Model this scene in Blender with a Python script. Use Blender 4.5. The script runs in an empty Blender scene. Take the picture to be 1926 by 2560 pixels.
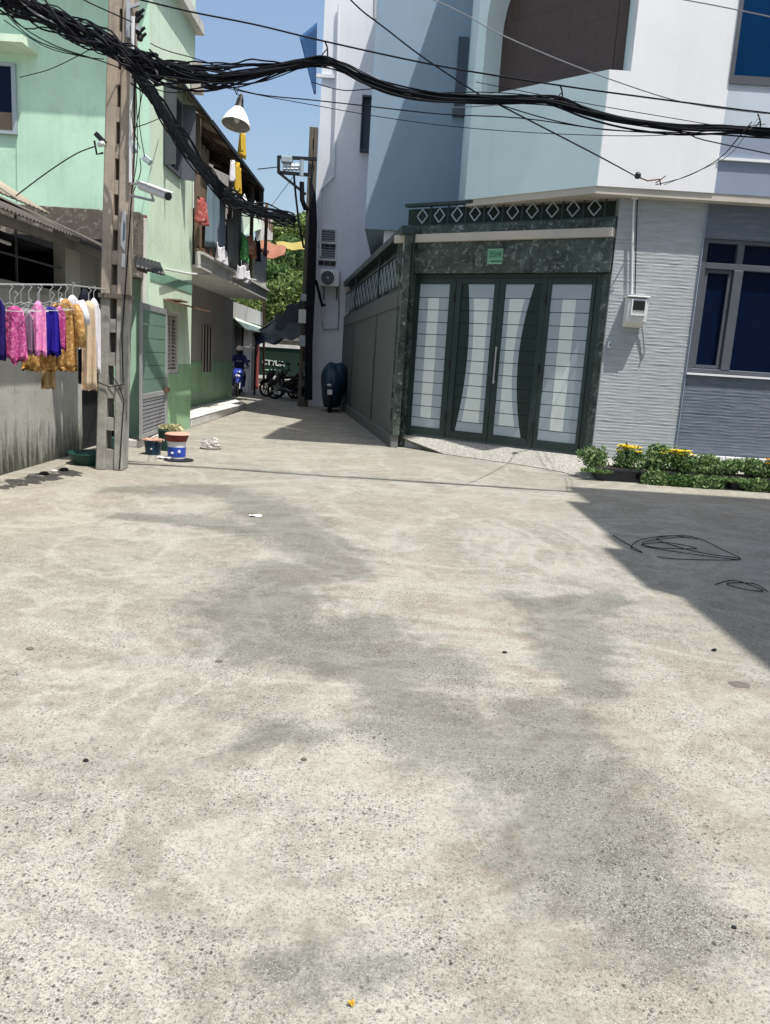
import bpy, bmesh, math, random
from mathutils import Vector, Matrix
random.seed(7)
S = bpy.context.scene
COL = S.collection
rad = math.radians

# ---------------------------------------------------------------- camera
F, CX, CY, CH = 1940.0, 963.0, 1280.0, 1.5
PIT = math.atan(376 / 1940.0); ROL = rad(3.6)
cp, sp, cr, sr = math.cos(PIT), math.sin(PIT), math.cos(ROL), math.sin(ROL)
FW = Vector((0, cp, -sp)); U0 = Vector((0, sp, cp)); X0 = Vector((1, 0, 0))
RT = X0 * cr + U0 * sr; UP = -X0 * sr + U0 * cr
cam = bpy.data.cameras.new('camera'); camo = bpy.data.objects.new('camera', cam); COL.objects.link(camo)
camo.matrix_world = Matrix(((RT.x, UP.x, -FW.x, 0), (RT.y, UP.y, -FW.y, 0), (RT.z, UP.z, -FW.z, CH), (0, 0, 0, 1)))
cam.sensor_fit = 'VERTICAL'; cam.sensor_height = 36.0; cam.lens = F / 2560.0 * 36.0
cam.clip_end = 2000; cam.clip_start = 0.05
S.camera = camo

# ---------------------------------------------------------------- light
SUN = Vector((0.285, -0.268, 1.0)).normalized()
w = bpy.data.worlds.new('World'); S.world = w; w.use_nodes = True
nt = w.node_tree; nt.nodes.clear()
sky = nt.nodes.new('ShaderNodeTexSky'); sky.sky_type = 'NISHITA'; sky.sun_disc = False
sky.sun_elevation = math.asin(SUN.z); sky.sun_rotation = math.atan2(SUN.x, SUN.y)
sky.air_density = 1.3; sky.dust_density = 3.5; sky.ozone_density = 2.6
bg = nt.nodes.new('ShaderNodeBackground'); bg.inputs[1].default_value = 0.14
wo = nt.nodes.new('ShaderNodeOutputWorld')
nt.links.new(sky.outputs[0], bg.inputs[0]); nt.links.new(bg.outputs[0], wo.inputs[0])
sl = bpy.data.lights.new('sun', 'SUN'); sl.energy = 4.9; sl.angle = rad(0.5); sl.color = (1.0, 0.96, 0.9)
so = bpy.data.objects.new('sun', sl); COL.objects.link(so)
so.rotation_euler = SUN.to_track_quat('Z', 'Y').to_euler()
S.view_settings.view_transform = 'Standard'; S.view_settings.look = 'None'
S.view_settings.exposure = 0.38; S.view_settings.gamma = 1; S.view_settings.use_curve_mapping = False

# ---------------------------------------------------------------- survey helpers: sight lines onto real planes
def ray(x, y): return FW + RT * ((x - CX) / F) - UP * ((y - CY) / F)
def gz(x, y, z=0.0):
    d = ray(x, y); t = (z - CH) / d.z; return Vector((d.x * t, d.y * t, z))
def ay(x, y, Y):
    d = ray(x, y); t = Y / d.y; return Vector((d.x * t, Y, CH + d.z * t))
def ax(x, y, X):
    d = ray(x, y); t = X / d.x; return Vector((X, d.y * t, CH + d.z * t))
def apl(x, y, a, b):          # vertical plane through plan points a and b
    n = Vector((b[1] - a[1], a[0] - b[0])); d = ray(x, y)
    t = (a[0] * n.x + a[1] * n.y) / (d.x * n.x + d.y * n.y)
    return Vector((d.x * t, d.y * t, CH + d.z * t))

# ---------------------------------------------------------------- mesh helper
class MB:
    def __init__(s): s.v = []; s.f = []
    def add(s, vs, fs):
        n = len(s.v); s.v += [tuple(v) for v in vs]; s.f += [tuple(i + n for i in f) for f in fs]; return s
    def box(s, a, b):
        x0, y0, z0 = [min(a[i], b[i]) for i in range(3)]; x1, y1, z1 = [max(a[i], b[i]) for i in range(3)]
        return s.add([(x0,y0,z0),(x1,y0,z0),(x1,y1,z0),(x0,y1,z0),(x0,y0,z1),(x1,y0,z1),(x1,y1,z1),(x0,y1,z1)],
              [(0,3,2,1),(4,5,6,7),(0,1,5,4),(1,2,6,5),(2,3,7,6),(3,0,4,7)])
    def prism(s, poly, d):     # planar polygon (3D points) extruded by vector d
        n = len(poly); d = Vector(d); P = [Vector(p) for p in poly]
        nr = Vector((0,0,0))
        for i in range(n): nr += P[i].cross(P[(i+1)%n])
        if nr.dot(d) > 0: P = P[::-1]
        vs = P + [p + d for p in P]
        fs = [tuple(range(n)), tuple(range(2*n-1, n-1, -1))] + [(i, i+n, (i+1)%n+n, (i+1)%n) for i in range(n)]
        fs = [fs[0], fs[1]] + [f[::-1] for f in fs[2:]]
        fs = [fs[0], fs[1]] + [((i+1)%n, (i+1)%n+n, i+n, i) for i in range(n)]
        fs = [fs[0], fs[1]] + [tuple(reversed(f)) for f in fs[2:]]
        return s.add(vs, fs)
    def bar(s, a, b, w, h=None, up=(0,0,1)):
        h = h or w; a = Vector(a); b = Vector(b); t = (b - a).normalized()
        u = Vector(up)
        if abs(t.dot(u)) > 0.98: u = Vector((0,1,0))
        r = t.cross(u).normalized(); u = r.cross(t)
        c = [(-1,-1),(1,-1),(1,1),(-1,1)]
        vs = [p + r*(w/2*i) + u*(h/2*j) for p in (a, b) for i, j in c]
        return s.add(vs, [(0,3,2,1),(4,5,6,7),(0,1,5,4),(1,2,6,5),(2,3,7,6),(3,0,4,7)])
    def tube(s, pts, r, n=6, cap=True):
        pts = [Vector(p) for p in pts]; k = len(pts)
        if not hasattr(r, '__len__'): r = [r]*k
        vs = []; u = None
        for i in range(k):
            t = (pts[min(i+1,k-1)] - pts[max(i-1,0)])
            t = t.normalized() if t.length > 1e-9 else Vector((0,0,1))
            if u is None:
                u = Vector((0,0,1)) if abs(t.z) < 0.9 else Vector((1,0,0))
            u = (u - t*u.dot(t))
            u = u.normalized() if u.length > 1e-6 else t.orthogonal().normalized()
            v = t.cross(u)
            for j in range(n):
                a = 2*math.pi*j/n; vs.append(pts[i] + (u*math.cos(a) + v*math.sin(a))*r[i])
        fs = [(i*n+j, i*n+(j+1)%n, (i+1)*n+(j+1)%n, (i+1)*n+j) for i in range(k-1) for j in range(n)]
        if cap: fs += [tuple(range(n-1,-1,-1)), tuple(range((k-1)*n, k*n))]
        return s.add(vs, fs)
    def lathe(s, c, prof, n=20, ax=(0,0,1), cap=True):   # prof: (r, h)
        c = Vector(c); q = Vector((0,0,1)).rotation_difference(Vector(ax).normalized())
        vs = [c + q @ Vector((r*math.cos(2*math.pi*j/n), r*math.sin(2*math.pi*j/n), h)) for r, h in prof for j in range(n)]
        k = len(prof)
        fs = [(i*n+j, i*n+(j+1)%n, (i+1)*n+(j+1)%n, (i+1)*n+j) for i in range(k-1) for j in range(n)]
        if cap: fs += [tuple(range(n-1,-1,-1)), tuple(range((k-1)*n, k*n))]
        return s.add(vs, fs)
    def ell(s, c, r, n=12, m=8):
        c = Vector(c); prof = []
        vs = []; fs = []
        for i in range(m+1):
            p = math.pi*i/m
            for j in range(n):
                a = 2*math.pi*j/n
                vs.append(c + Vector((r[0]*math.sin(p)*math.cos(a), r[1]*math.sin(p)*math.sin(a), -r[2]*math.cos(p))))
        fs = [(i*n+j, i*n+(j+1)%n, (i+1)*n+(j+1)%n, (i+1)*n+j) for i in range(m) for j in range(n)]
        return s.add(vs, fs)
    def sheet(s, fn, nu, nv, th=0.01):   # fn(u,v)->point, u,v in 0..1, given thickness along its normal
        P = [[Vector(fn(i/nu, j/nv)) for i in range(nu+1)] for j in range(nv+1)]
        N = [[None]*(nu+1) for _ in range(nv+1)]
        for j in range(nv+1):
            for i in range(nu+1):
                a = P[j][min(i+1,nu)] - P[j][max(i-1,0)]; b = P[min(j+1,nv)][i] - P[max(j-1,0)][i]
                n = a.cross(b); N[j][i] = n.normalized() if n.length > 1e-9 else Vector((0,0,1))
        W = nu+1
        top = [P[j][i] + N[j][i]*(th/2) for j in range(nv+1) for i in range(W)]
        bot = [P[j][i] - N[j][i]*(th/2) for j in range(nv+1) for i in range(W)]
        K = len(top); fs = []
        for j in range(nv):
            for i in range(nu):
                a = j*W+i; fs += [(a, a+1, a+1+W, a+W), (K+a, K+a+W, K+a+1+W, K+a+1)]
        for i in range(nu):
            fs += [(i, i+K, i+1+K, i+1), (nv*W+i, nv*W+i+1, nv*W+i+1+K, nv*W+i+K)]
        for j in range(nv):
            a = j*W; fs += [(a, a+W, a+W+K, a+K)]; a = j*W+nu; fs += [(a, a+K, a+W+K, a+W)]
        return s.add(top+bot, fs)
    def build(s, name, mat, parent=None, smooth=False, bevel=0, loc=None):
        base = Vector(parent['_b']) if parent is not None and '_b' in parent else Vector((0,0,0))
        if loc is not None: base = Vector(loc)
        me = bpy.data.meshes.new(name)
        me.from_pydata([(x-base.x, y-base.y, z-base.z) for x, y, z in s.v], [], s.f)
        bm = bmesh.new(); bm.from_mesh(me); bmesh.ops.recalc_face_normals(bm, faces=bm.faces)
        if bevel:
            bmesh.ops.bevel(bm, geom=[e for e in bm.edges if len(e.link_faces)==2 and e.calc_face_angle(0) > 0.6], offset=bevel, segments=1, affect='EDGES', clamp_overlap=True)
        bm.to_mesh(me); bm.free()
        for m in (mat if isinstance(mat, (list, tuple)) else [mat]): me.materials.append(m)
        if smooth: me.polygons.foreach_set('use_smooth', [True]*len(me.polygons))
        o = bpy.data.objects.new(name, me); COL.objects.link(o)
        if parent is not None:
            o.parent = parent
            if '_b' in parent: o['_b'] = list(base)
        if loc is not None and parent is None: o.location = base; o['_b'] = list(base)
        return o

def tag(o, label, cat, group=None):
    o['label'] = label; o['category'] = cat
    if group: o['group'] = group
    return o
def thing(name, label, cat, base=(0,0,0), group=None):
    o = bpy.data.objects.new(name, None); COL.objects.link(o); o.location = base; o['_b'] = list(base); o.empty_display_size = 0.1
    return tag(o, label, cat, group)
def single(mb, name, mat, label, cat, base=None, group=None, **k):
    if base is None:
        base = (sum(v[0] for v in mb.v)/len(mb.v), sum(v[1] for v in mb.v)/len(mb.v), min(v[2] for v in mb.v))
    return tag(mb.build(name, mat, None, loc=base, **k), label, cat, group)
def kind(o, k): o['kind'] = k; return o
def part(parent, name, mat, mb, **k):
    # parts of parts keep the base of the thing: their parent sits at the thing's origin
    return mb.build(name, mat, parent, **k)

# ---------------------------------------------------------------- materials
def nodes(name):
    m = bpy.data.materials.new(name); m.use_nodes = True; n = m.node_tree; n.nodes.clear()
    o = n.nodes.new('ShaderNodeOutputMaterial'); b = n.nodes.new('ShaderNodeBsdfPrincipled'); n.links.new(b.outputs[0], o.inputs[0])
    return m, n, b
def N(n, t, **k):
    q = n.nodes.new(t)
    for a, v in k.items():
        if a.startswith('i_'):
            key = a[2:]; key = int(key) if key.isdigit() else key.replace('_', ' ')
            q.inputs[key].default_value = v
        else: setattr(q, a, v)
    return q
def mixc(n, fac, a, b, mode='MIX'):
    m = n.nodes.new('ShaderNodeMix'); m.data_type = 'RGBA'; m.blend_type = mode
    for s, v in ((0, fac), (6, a), (7, b)):
        if hasattr(v, 'is_output') or hasattr(v, 'links'): n.links.new(v, m.inputs[s])
        else: m.inputs[s].default_value = v if s == 0 else (tuple(v) + (1,) if len(v) == 3 else v)
    return m.outputs[2]
def ramp(n, src, lo, hi, a=0.0, b=1.0):
    m = N(n, 'ShaderNodeMapRange'); n.links.new(src, m.inputs[0])
    for i, v in ((1, lo), (2, hi), (3, a), (4, b)): m.inputs[i].default_value = v
    return m.outputs[0]
def noise(n, co, scale, detail=4, rough=0.6, vec=None):
    q = N(n, 'ShaderNodeTexNoise'); q.inputs['Scale'].default_value = scale; q.inputs['Detail'].default_value = detail; q.inputs['Roughness'].default_value = rough
    n.links.new(co, q.inputs['Vector']); return q.outputs[0]
def mapping(n, co, sc):
    q = N(n, 'ShaderNodeMapping'); q.inputs['Scale'].default_value = sc; n.links.new(co, q.inputs[0]); return q.outputs[0]
def coords(n):
    return N(n, 'ShaderNodeNewGeometry').outputs['Position']
def bump(n, b, h, strength=0.3, dist=0.01):
    q = N(n, 'ShaderNodeBump'); q.inputs['Strength'].default_value = strength; q.inputs['Distance'].default_value = dist
    n.links.new(h, q.inputs['Height']); n.links.new(q.outputs[0], b.inputs['Normal'])
def paint(name, col, rough=0.7, dirt=(0.25, 0.23, 0.2), amt=0.3, streak=0.0, scale=1.2, bstr=0.15, spec=0.3, metal=0.0, var=0.12, fine=40):
    m, n, b = nodes(name); co = coords(n)
    n1 = noise(n, co, scale, 6, 0.65); n2 = noise(n, co, fine, 3, 0.6)
    c = mixc(n, ramp(n, n1, 0.3, 0.75), [x*(1-var) for x in col], [min(1, x*(1+var)) for x in col])
    if amt > 0:
        n3 = noise(n, co, scale*2.3, 8, 0.7)
        c = mixc(n, ramp(n, n3, 0.52, 0.78, 0, amt), c, dirt)
    if streak > 0:
        s = noise(n, mapping(n, co, (7, 7, 0.5)), 1.0, 5, 0.7)
        c = mixc(n, ramp(n, s, 0.5, 0.8, 0, streak), c, dirt)
    n.links.new(c, b.inputs['Base Color'])
    b.inputs['Metallic'].default_value = metal
    b.inputs['Specular IOR Level'].default_value = spec
    n.links.new(ramp(n, n1, 0.2, 0.8, max(0, rough-0.1), min(1, rough+0.1)), b.inputs['Roughness'])
    if bstr > 0: bump(n, b, n2, bstr, 0.004)
    return m
M = {}
M['white'] = paint('white_paint', (0.76, 0.77, 0.78), amt=0.12, var=0.05, streak=0.14, dirt=(0.5, 0.5, 0.5), scale=0.7)
M['mint'] = paint('pale_mint_paint', (0.66, 0.79, 0.79), amt=0.12, var=0.05, streak=0.12, dirt=(0.45, 0.52, 0.52), scale=0.7)
M['slate'] = paint('blue_grey_paint', (0.23, 0.31, 0.39), amt=0.1, var=0.07, streak=0.1, dirt=(0.16, 0.2, 0.24), scale=0.6)
M['greyblue'] = paint('light_blue_grey_paint', (0.24, 0.29, 0.37), amt=0.08, var=0.05)
M['whiteblue'] = paint('white_rendered_wall', (0.70, 0.72, 0.75), amt=0.2, var=0.06, streak=0.18, dirt=(0.36, 0.38, 0.42), scale=0.4)
M['beige'] = paint('beige_soffit_paint', (0.50, 0.46, 0.40), amt=0.1)
M['tilebrown'] = paint('brown_wall_tile', (0.085, 0.062, 0.055), rough=0.5, amt=0.1, var=0.15, fine=120)
M['green'] = paint('mint_green_wall', (0.50, 0.74, 0.57), amt=0.55, var=0.12, streak=0.35, dirt=(0.30, 0.44, 0.34), scale=0.9, bstr=0.35)
M['greenside'] = paint('pale_sunlit_green', (0.64, 0.78, 0.62), amt=0.55, var=0.12, streak=0.45, dirt=(0.38, 0.45, 0.33), scale=1.1, bstr=0.4)  # the side wall's sunlit paleness is put into this colour
M['dado'] = paint('green_dado', (0.30, 0.48, 0.29), amt=0.4, var=0.12, streak=0.3, dirt=(0.13, 0.15, 0.11), scale=1.5)
M['bandgreen'] = paint('dark_green_band', (0.20, 0.36, 0.27), amt=0.25)
M['greywall'] = paint('grey_render', (0.27, 0.265, 0.24), amt=0.5, streak=0.5, dirt=(0.09, 0.085, 0.065), scale=1.3, bstr=0.5)
M['recess'] = paint('brownish_grey_wall', (0.42, 0.39, 0.36), amt=0.3, streak=0.3, dirt=(0.14, 0.13, 0.12))
M['concrete'] = paint('pole_concrete', (0.40, 0.34, 0.265), rough=0.9, amt=0.5, streak=0.45, dirt=(0.15, 0.12, 0.09), scale=2.2, bstr=0.9, fine=60, var=0.18)
M['concdark'] = paint('weathered_concrete', (0.13, 0.115, 0.095), rough=0.9, amt=0.5, streak=0.3, dirt=(0.05, 0.05, 0.045), scale=2, bstr=0.8)
M['concpale'] = paint('pale_concrete', (0.58, 0.57, 0.54), rough=0.9, amt=0.45, streak=0.45, dirt=(0.2, 0.19, 0.17), scale=1.6, bstr=0.6)
M['yardwall'] = paint('olive_grey_render', (0.165, 0.175, 0.17), amt=0.3, streak=0.35, dirt=(0.11, 0.115, 0.11), scale=0.8)
M['gate'] = paint('dark_green_metal', (0.022, 0.040, 0.037), rough=0.4, amt=0.12, dirt=(0.05, 0.055, 0.05), spec=0.4, bstr=0.03, var=0.1)
M['gatedark'] = paint('dark_slat_metal', (0.018, 0.033, 0.030), rough=0.4, amt=0.1, dirt=(0.04, 0.045, 0.04), bstr=0.03)
M['slatgrey'] = paint('grey_slat', (0.36, 0.42, 0.45), rough=0.45, amt=0.12, dirt=(0.2, 0.22, 0.22), bstr=0.03, var=0.06)
M['slatpale'] = paint('pale_slat', (0.68, 0.74, 0.70), rough=0.45, amt=0.1, dirt=(0.4, 0.43, 0.4), bstr=0.03, var=0.05)
M['blackm'] = paint('black_metal', (0.014, 0.015, 0.017), rough=0.45, amt=0.1, dirt=(0.05, 0.045, 0.04), bstr=0.05)
M['cable'] = paint('black_cable', (0.008, 0.009, 0.013), rough=0.75, amt=0.1, dirt=(0.03, 0.03, 0.03), bstr=0, spec=0.15)
M['cablegrey'] = paint('grey_cable', (0.25, 0.26, 0.28), rough=0.5, amt=0.1, bstr=0)
M['steel'] = paint('galvanised_steel', (0.42, 0.43, 0.44), rough=0.45, amt=0.25, dirt=(0.22, 0.2, 0.18), metal=0.4, bstr=0.05)
M['rust'] = paint('rusty_steel', (0.16, 0.085, 0.05), rough=0.85, amt=0.5, dirt=(0.07, 0.05, 0.04), scale=5)
M['tin'] = paint('weathered_tin', (0.10, 0.088, 0.078), rough=0.8, amt=0.5, dirt=(0.08, 0.07, 0.06), scale=3)
M['tinbeige'] = paint('beige_roof_sheet', (0.42, 0.37, 0.29), rough=0.75, amt=0.45, dirt=(0.17, 0.13, 0.09), scale=2)
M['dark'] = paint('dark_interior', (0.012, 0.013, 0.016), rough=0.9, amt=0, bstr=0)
M['glass'] = paint('blue_tinted_glass', (0.002, 0.007, 0.026), rough=0.14, amt=0.06, dirt=(0.004, 0.01, 0.025), bstr=0, spec=0.14)
M['glassblue'] = paint('bright_blue_glass', (0.004, 0.032, 0.095), rough=0.15, amt=0.05, dirt=(0.005, 0.02, 0.06), bstr=0, spec=0.06)
M['alum'] = paint('grey_aluminium_frame', (0.085, 0.095, 0.11), rough=0.5, amt=0.1, bstr=0.02)
M['plasticw'] = paint('white_plastic', (0.66, 0.67, 0.66), rough=0.4, amt=0.1, dirt=(0.4, 0.38, 0.35), bstr=0.02, var=0.04)
M['enamel'] = paint('white_enamel', (0.75, 0.74, 0.70), rough=0.4, amt=0.12, dirt=(0.35, 0.33, 0.3), bstr=0.02, var=0.03)
M['wood'] = paint('old_board', (0.20, 0.15, 0.11), rough=0.85, amt=0.4, streak=0.4, dirt=(0.09, 0.07, 0.05), scale=3)
M['tarpblue'] = paint('blue_tarpaulin', (0.006, 0.018, 0.045), rough=0.6, amt=0.2, dirt=(0.03, 0.05, 0.07), scale=3, bstr=0.2)
M['tarpteal'] = paint('teal_tarpaulin', (0.008, 0.034, 0.062), rough=0.5, amt=0.2, dirt=(0.05, 0.08, 0.1), scale=3)
M['tarpgrey'] = paint('blue_grey_tarpaulin', (0.17, 0.23, 0.27), rough=0.6, amt=0.25, dirt=(0.12, 0.14, 0.16), scale=2)
M['orange'] = paint('orange_tarpaulin', (0.27, 0.115, 0.07), rough=0.8, amt=0.4, dirt=(0.3, 0.12, 0.05), scale=3)
M['yellow'] = paint('yellow_cloth', (0.55, 0.36, 0.04), rough=0.7, amt=0.2, dirt=(0.35, 0.2, 0.03), scale=8)
M['soil'] = paint('soil', (0.03, 0.022, 0.016), rough=0.95, amt=0.2)
M['planter'] = paint('dark_plastic_planter', (0.03, 0.032, 0.038), rough=0.55, amt=0.4, dirt=(0.10, 0.09, 0.08), scale=6)
M['redpaint'] = paint('faded_red_paint', (0.23, 0.045, 0.04), rough=0.6, amt=0.3, dirt=(0.12, 0.04, 0.035), scale=3)
M['signgreen'] = paint('deep_green_paint', (0.004, 0.022, 0.013), rough=0.7, amt=0.15, dirt=(0.01, 0.04, 0.025))
M['plategreen'] = paint('green_number_plate', (0.13, 0.33, 0.20), rough=0.4, amt=0.1)
M['plateline'] = paint('pale_green_print', (0.30, 0.48, 0.36), rough=0.4, amt=0.0)
M['rubber'] = paint('tyre_rubber', (0.015, 0.015, 0.016), rough=0.8, amt=0.2, dirt=(0.05, 0.045, 0.04))
M['bikeblue'] = paint('blue_bike_paint', (0.02, 0.04, 0.28), rough=0.25, amt=0.05, bstr=0, spec=0.6)
M['bikeblack'] = paint('black_bike_paint', (0.012, 0.012, 0.014), rough=0.25, amt=0.05, bstr=0, spec=0.6)
M['lampglass'] = paint('headlamp_glass', (0.6, 0.62, 0.66), rough=0.1, amt=0, bstr=0, spec=0.8)
M['skin'] = paint('skin', (0.42, 0.25, 0.17), rough=0.55, amt=0, bstr=0)
def cloth(name, c, pat=None, sc=30):
    m, n, b = nodes(name); co = coords(n)
    col = mixc(n, ramp(n, noise(n, co, 6, 3), 0.35, 0.7), [x*0.85 for x in c], c)
    if pat:
        p = noise(n, co, sc, 2, 0.5); col = mixc(n, ramp(n, p, 0.48, 0.66), col, pat)
    n.links.new(col, b.inputs['Base Color']); b.inputs['Roughness'].default_value = 0.9
    b.inputs['Specular IOR Level'].default_value = 0.15
    bump(n, b, noise(n, mapping(n, co, (1, 1, .25)), 28, 4), 0.7, 0.02)
    return m
for k, c, p, s in [('pink', (0.42, 0.06, 0.22), (0.62, 0.20, 0.38), 42), ('pinkl', (0.68, 0.22, 0.50), (0.80, 0.35, 0.5), 34), ('navy', (0.022, 0.012, 0.26), None, 0),
                   ('mauve', (0.20, 0.12, 0.19), None, 0), ('gold', (0.36, 0.19, 0.06), (0.58, 0.38, 0.16), 30), ('tan', (0.44, 0.32, 0.17), None, 0), ('whitec', (0.75, 0.74, 0.78), None, 0),
                   ('cream', (0.55, 0.44, 0.31), None, 0), ('blackc', (0.016, 0.018, 0.028), None, 0), ('dnavy', (0.02, 0.012, 0.11), None, 0),
                   ('redc', (0.35, 0.08, 0.07), (0.5, 0.22, 0.2), 20), ('greenc', (0.10, 0.42, 0.13), (0.3, 0.6, 0.3), 9), ('jacket', (0.035, 0.035, 0.14), None, 0), ('orangec', (0.55, 0.22, 0.1), (0.7, 0.5, 0.4), 12),
                   ('greyc', (0.20, 0.21, 0.21), None, 0), ('trouser', (0.02, 0.022, 0.035), None, 0)]:
    M[k] = cloth('cloth_' + k, c, p, s)
def pole_mat():
    m = paint('pole_concrete', (0.36, 0.31, 0.25), rough=0.9, amt=0.55, streak=0.5, dirt=(0.13, 0.105, 0.08), scale=2.4, bstr=0.9, fine=60, var=0.2)
    n = m.node_tree; b = [q for q in n.nodes if q.type == 'BSDF_PRINCIPLED'][0]; src = b.inputs['Base Color'].links[0].from_socket
    co = coords(n); sx = N(n, 'ShaderNodeSeparateXYZ'); n.links.new(co, sx.inputs[0])
    a = N(n, 'ShaderNodeMath', operation='ADD'); n.links.new(sx.outputs[2], a.inputs[0]); n.links.new(ramp(n, noise(n, co, 3, 6), 0, 1, -.5, .5), a.inputs[1])
    g = mixc(n, ramp(n, noise(n, co, 4, 8, .75), .4, .68), (0.33, 0.325, 0.30), (0.17, 0.165, 0.15))
    n.links.new(mixc(n, ramp(n, a.outputs[0], 1.75, 2.1), g, src), b.inputs['Base Color']); return m
M['concrete'] = pole_mat()
def marble():
    m, n, b = nodes('green_marble'); co = coords(n)
    d = noise(n, co, 3.0, 6, 0.7)
    v = N(n, 'ShaderNodeTexNoise', i_Scale=7.0, i_Detail=10.0, i_Roughness=0.8, i_Distortion=1.2); n.links.new(co, v.inputs['Vector'])
    c = mixc(n, ramp(n, d, 0.35, 0.65), (0.018, 0.028, 0.024), (0.075, 0.10, 0.085))
    c = mixc(n, ramp(n, v.outputs[0], 0.53, 0.66, 0, 0.85), c, (0.40, 0.44, 0.42))
    v2 = N(n, 'ShaderNodeTexNoise', i_Scale=3.2, i_Detail=9.0, i_Roughness=0.7, i_Distortion=3.0); n.links.new(co, v2.inputs['Vector'])
    c = mixc(n, ramp(n, v2.outputs[0], 0.6, 0.66, 0, 0.55), c, (0.15, 0.22, 0.18))
    n.links.new(c, b.inputs['Base Color']); b.inputs['Roughness'].default_value = 0.25; b.inputs['Specular IOR Level'].default_value = 0.35
    return m
M['marble'] = marble()
def stone(name, c1, c2):
    m, n, b = nodes(name); co = coords(n)
    q = noise(n, mapping(n, co, (2, 2, 14)), 1.6, 5, 0.6)
    c = mixc(n, ramp(n, q, 0.35, 0.7), c1, c2)
    c = mixc(n, ramp(n, noise(n, co, 2.5, 6, 0.7), 0.5, 0.8, 0, 0.3), c, [x*0.75 for x in c1])
    n.links.new(c, b.inputs['Base Color']); b.inputs['Roughness'].default_value = 0.7; bump(n, b, noise(n, co, 60, 3), 0.25, 0.004)
    return m
M['stonel'] = stone('pale_rippled_stone', (0.31, 0.34, 0.345), (0.40, 0.43, 0.445))
M['stoned'] = stone('dark_rippled_stone', (0.10, 0.122, 0.155), (0.15, 0.172, 0.205))
def damp_wall():
    m, n, b = nodes('damp_stained_render'); co = coords(n)
    base = mixc(n, ramp(n, noise(n, co, 1.5, 6, 0.7), 0.3, 0.75), (0.32, 0.32, 0.29), (0.44, 0.435, 0.40))
    sx = N(n, 'ShaderNodeSeparateXYZ'); n.links.new(co, sx.inputs[0])
    st = noise(n, mapping(n, co, (13, 13, 1.6)), 1.0, 8, 0.8)
    h = ramp(n, sx.outputs[2], 0.0, 0.95, 0.36, -0.05)
    a = N(n, 'ShaderNodeMath', operation='ADD'); n.links.new(st, a.inputs[0]); n.links.new(h, a.inputs[1])
    c = mixc(n, ramp(n, a.outputs[0], 0.64, 0.86), base, (0.045, 0.048, 0.036))
    c = mixc(n, ramp(n, noise(n, co, 5, 6, 0.7), 0.55, 0.75, 0, 0.5), c, (0.16, 0.17, 0.12))
    n.links.new(c, b.inputs['Base Color']); b.inputs['Roughness'].default_value = 0.9; bump(n, b, noise(n, co, 25, 5), 0.5, 0.008)
    return m
M['damp'] = damp_wall()
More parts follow.
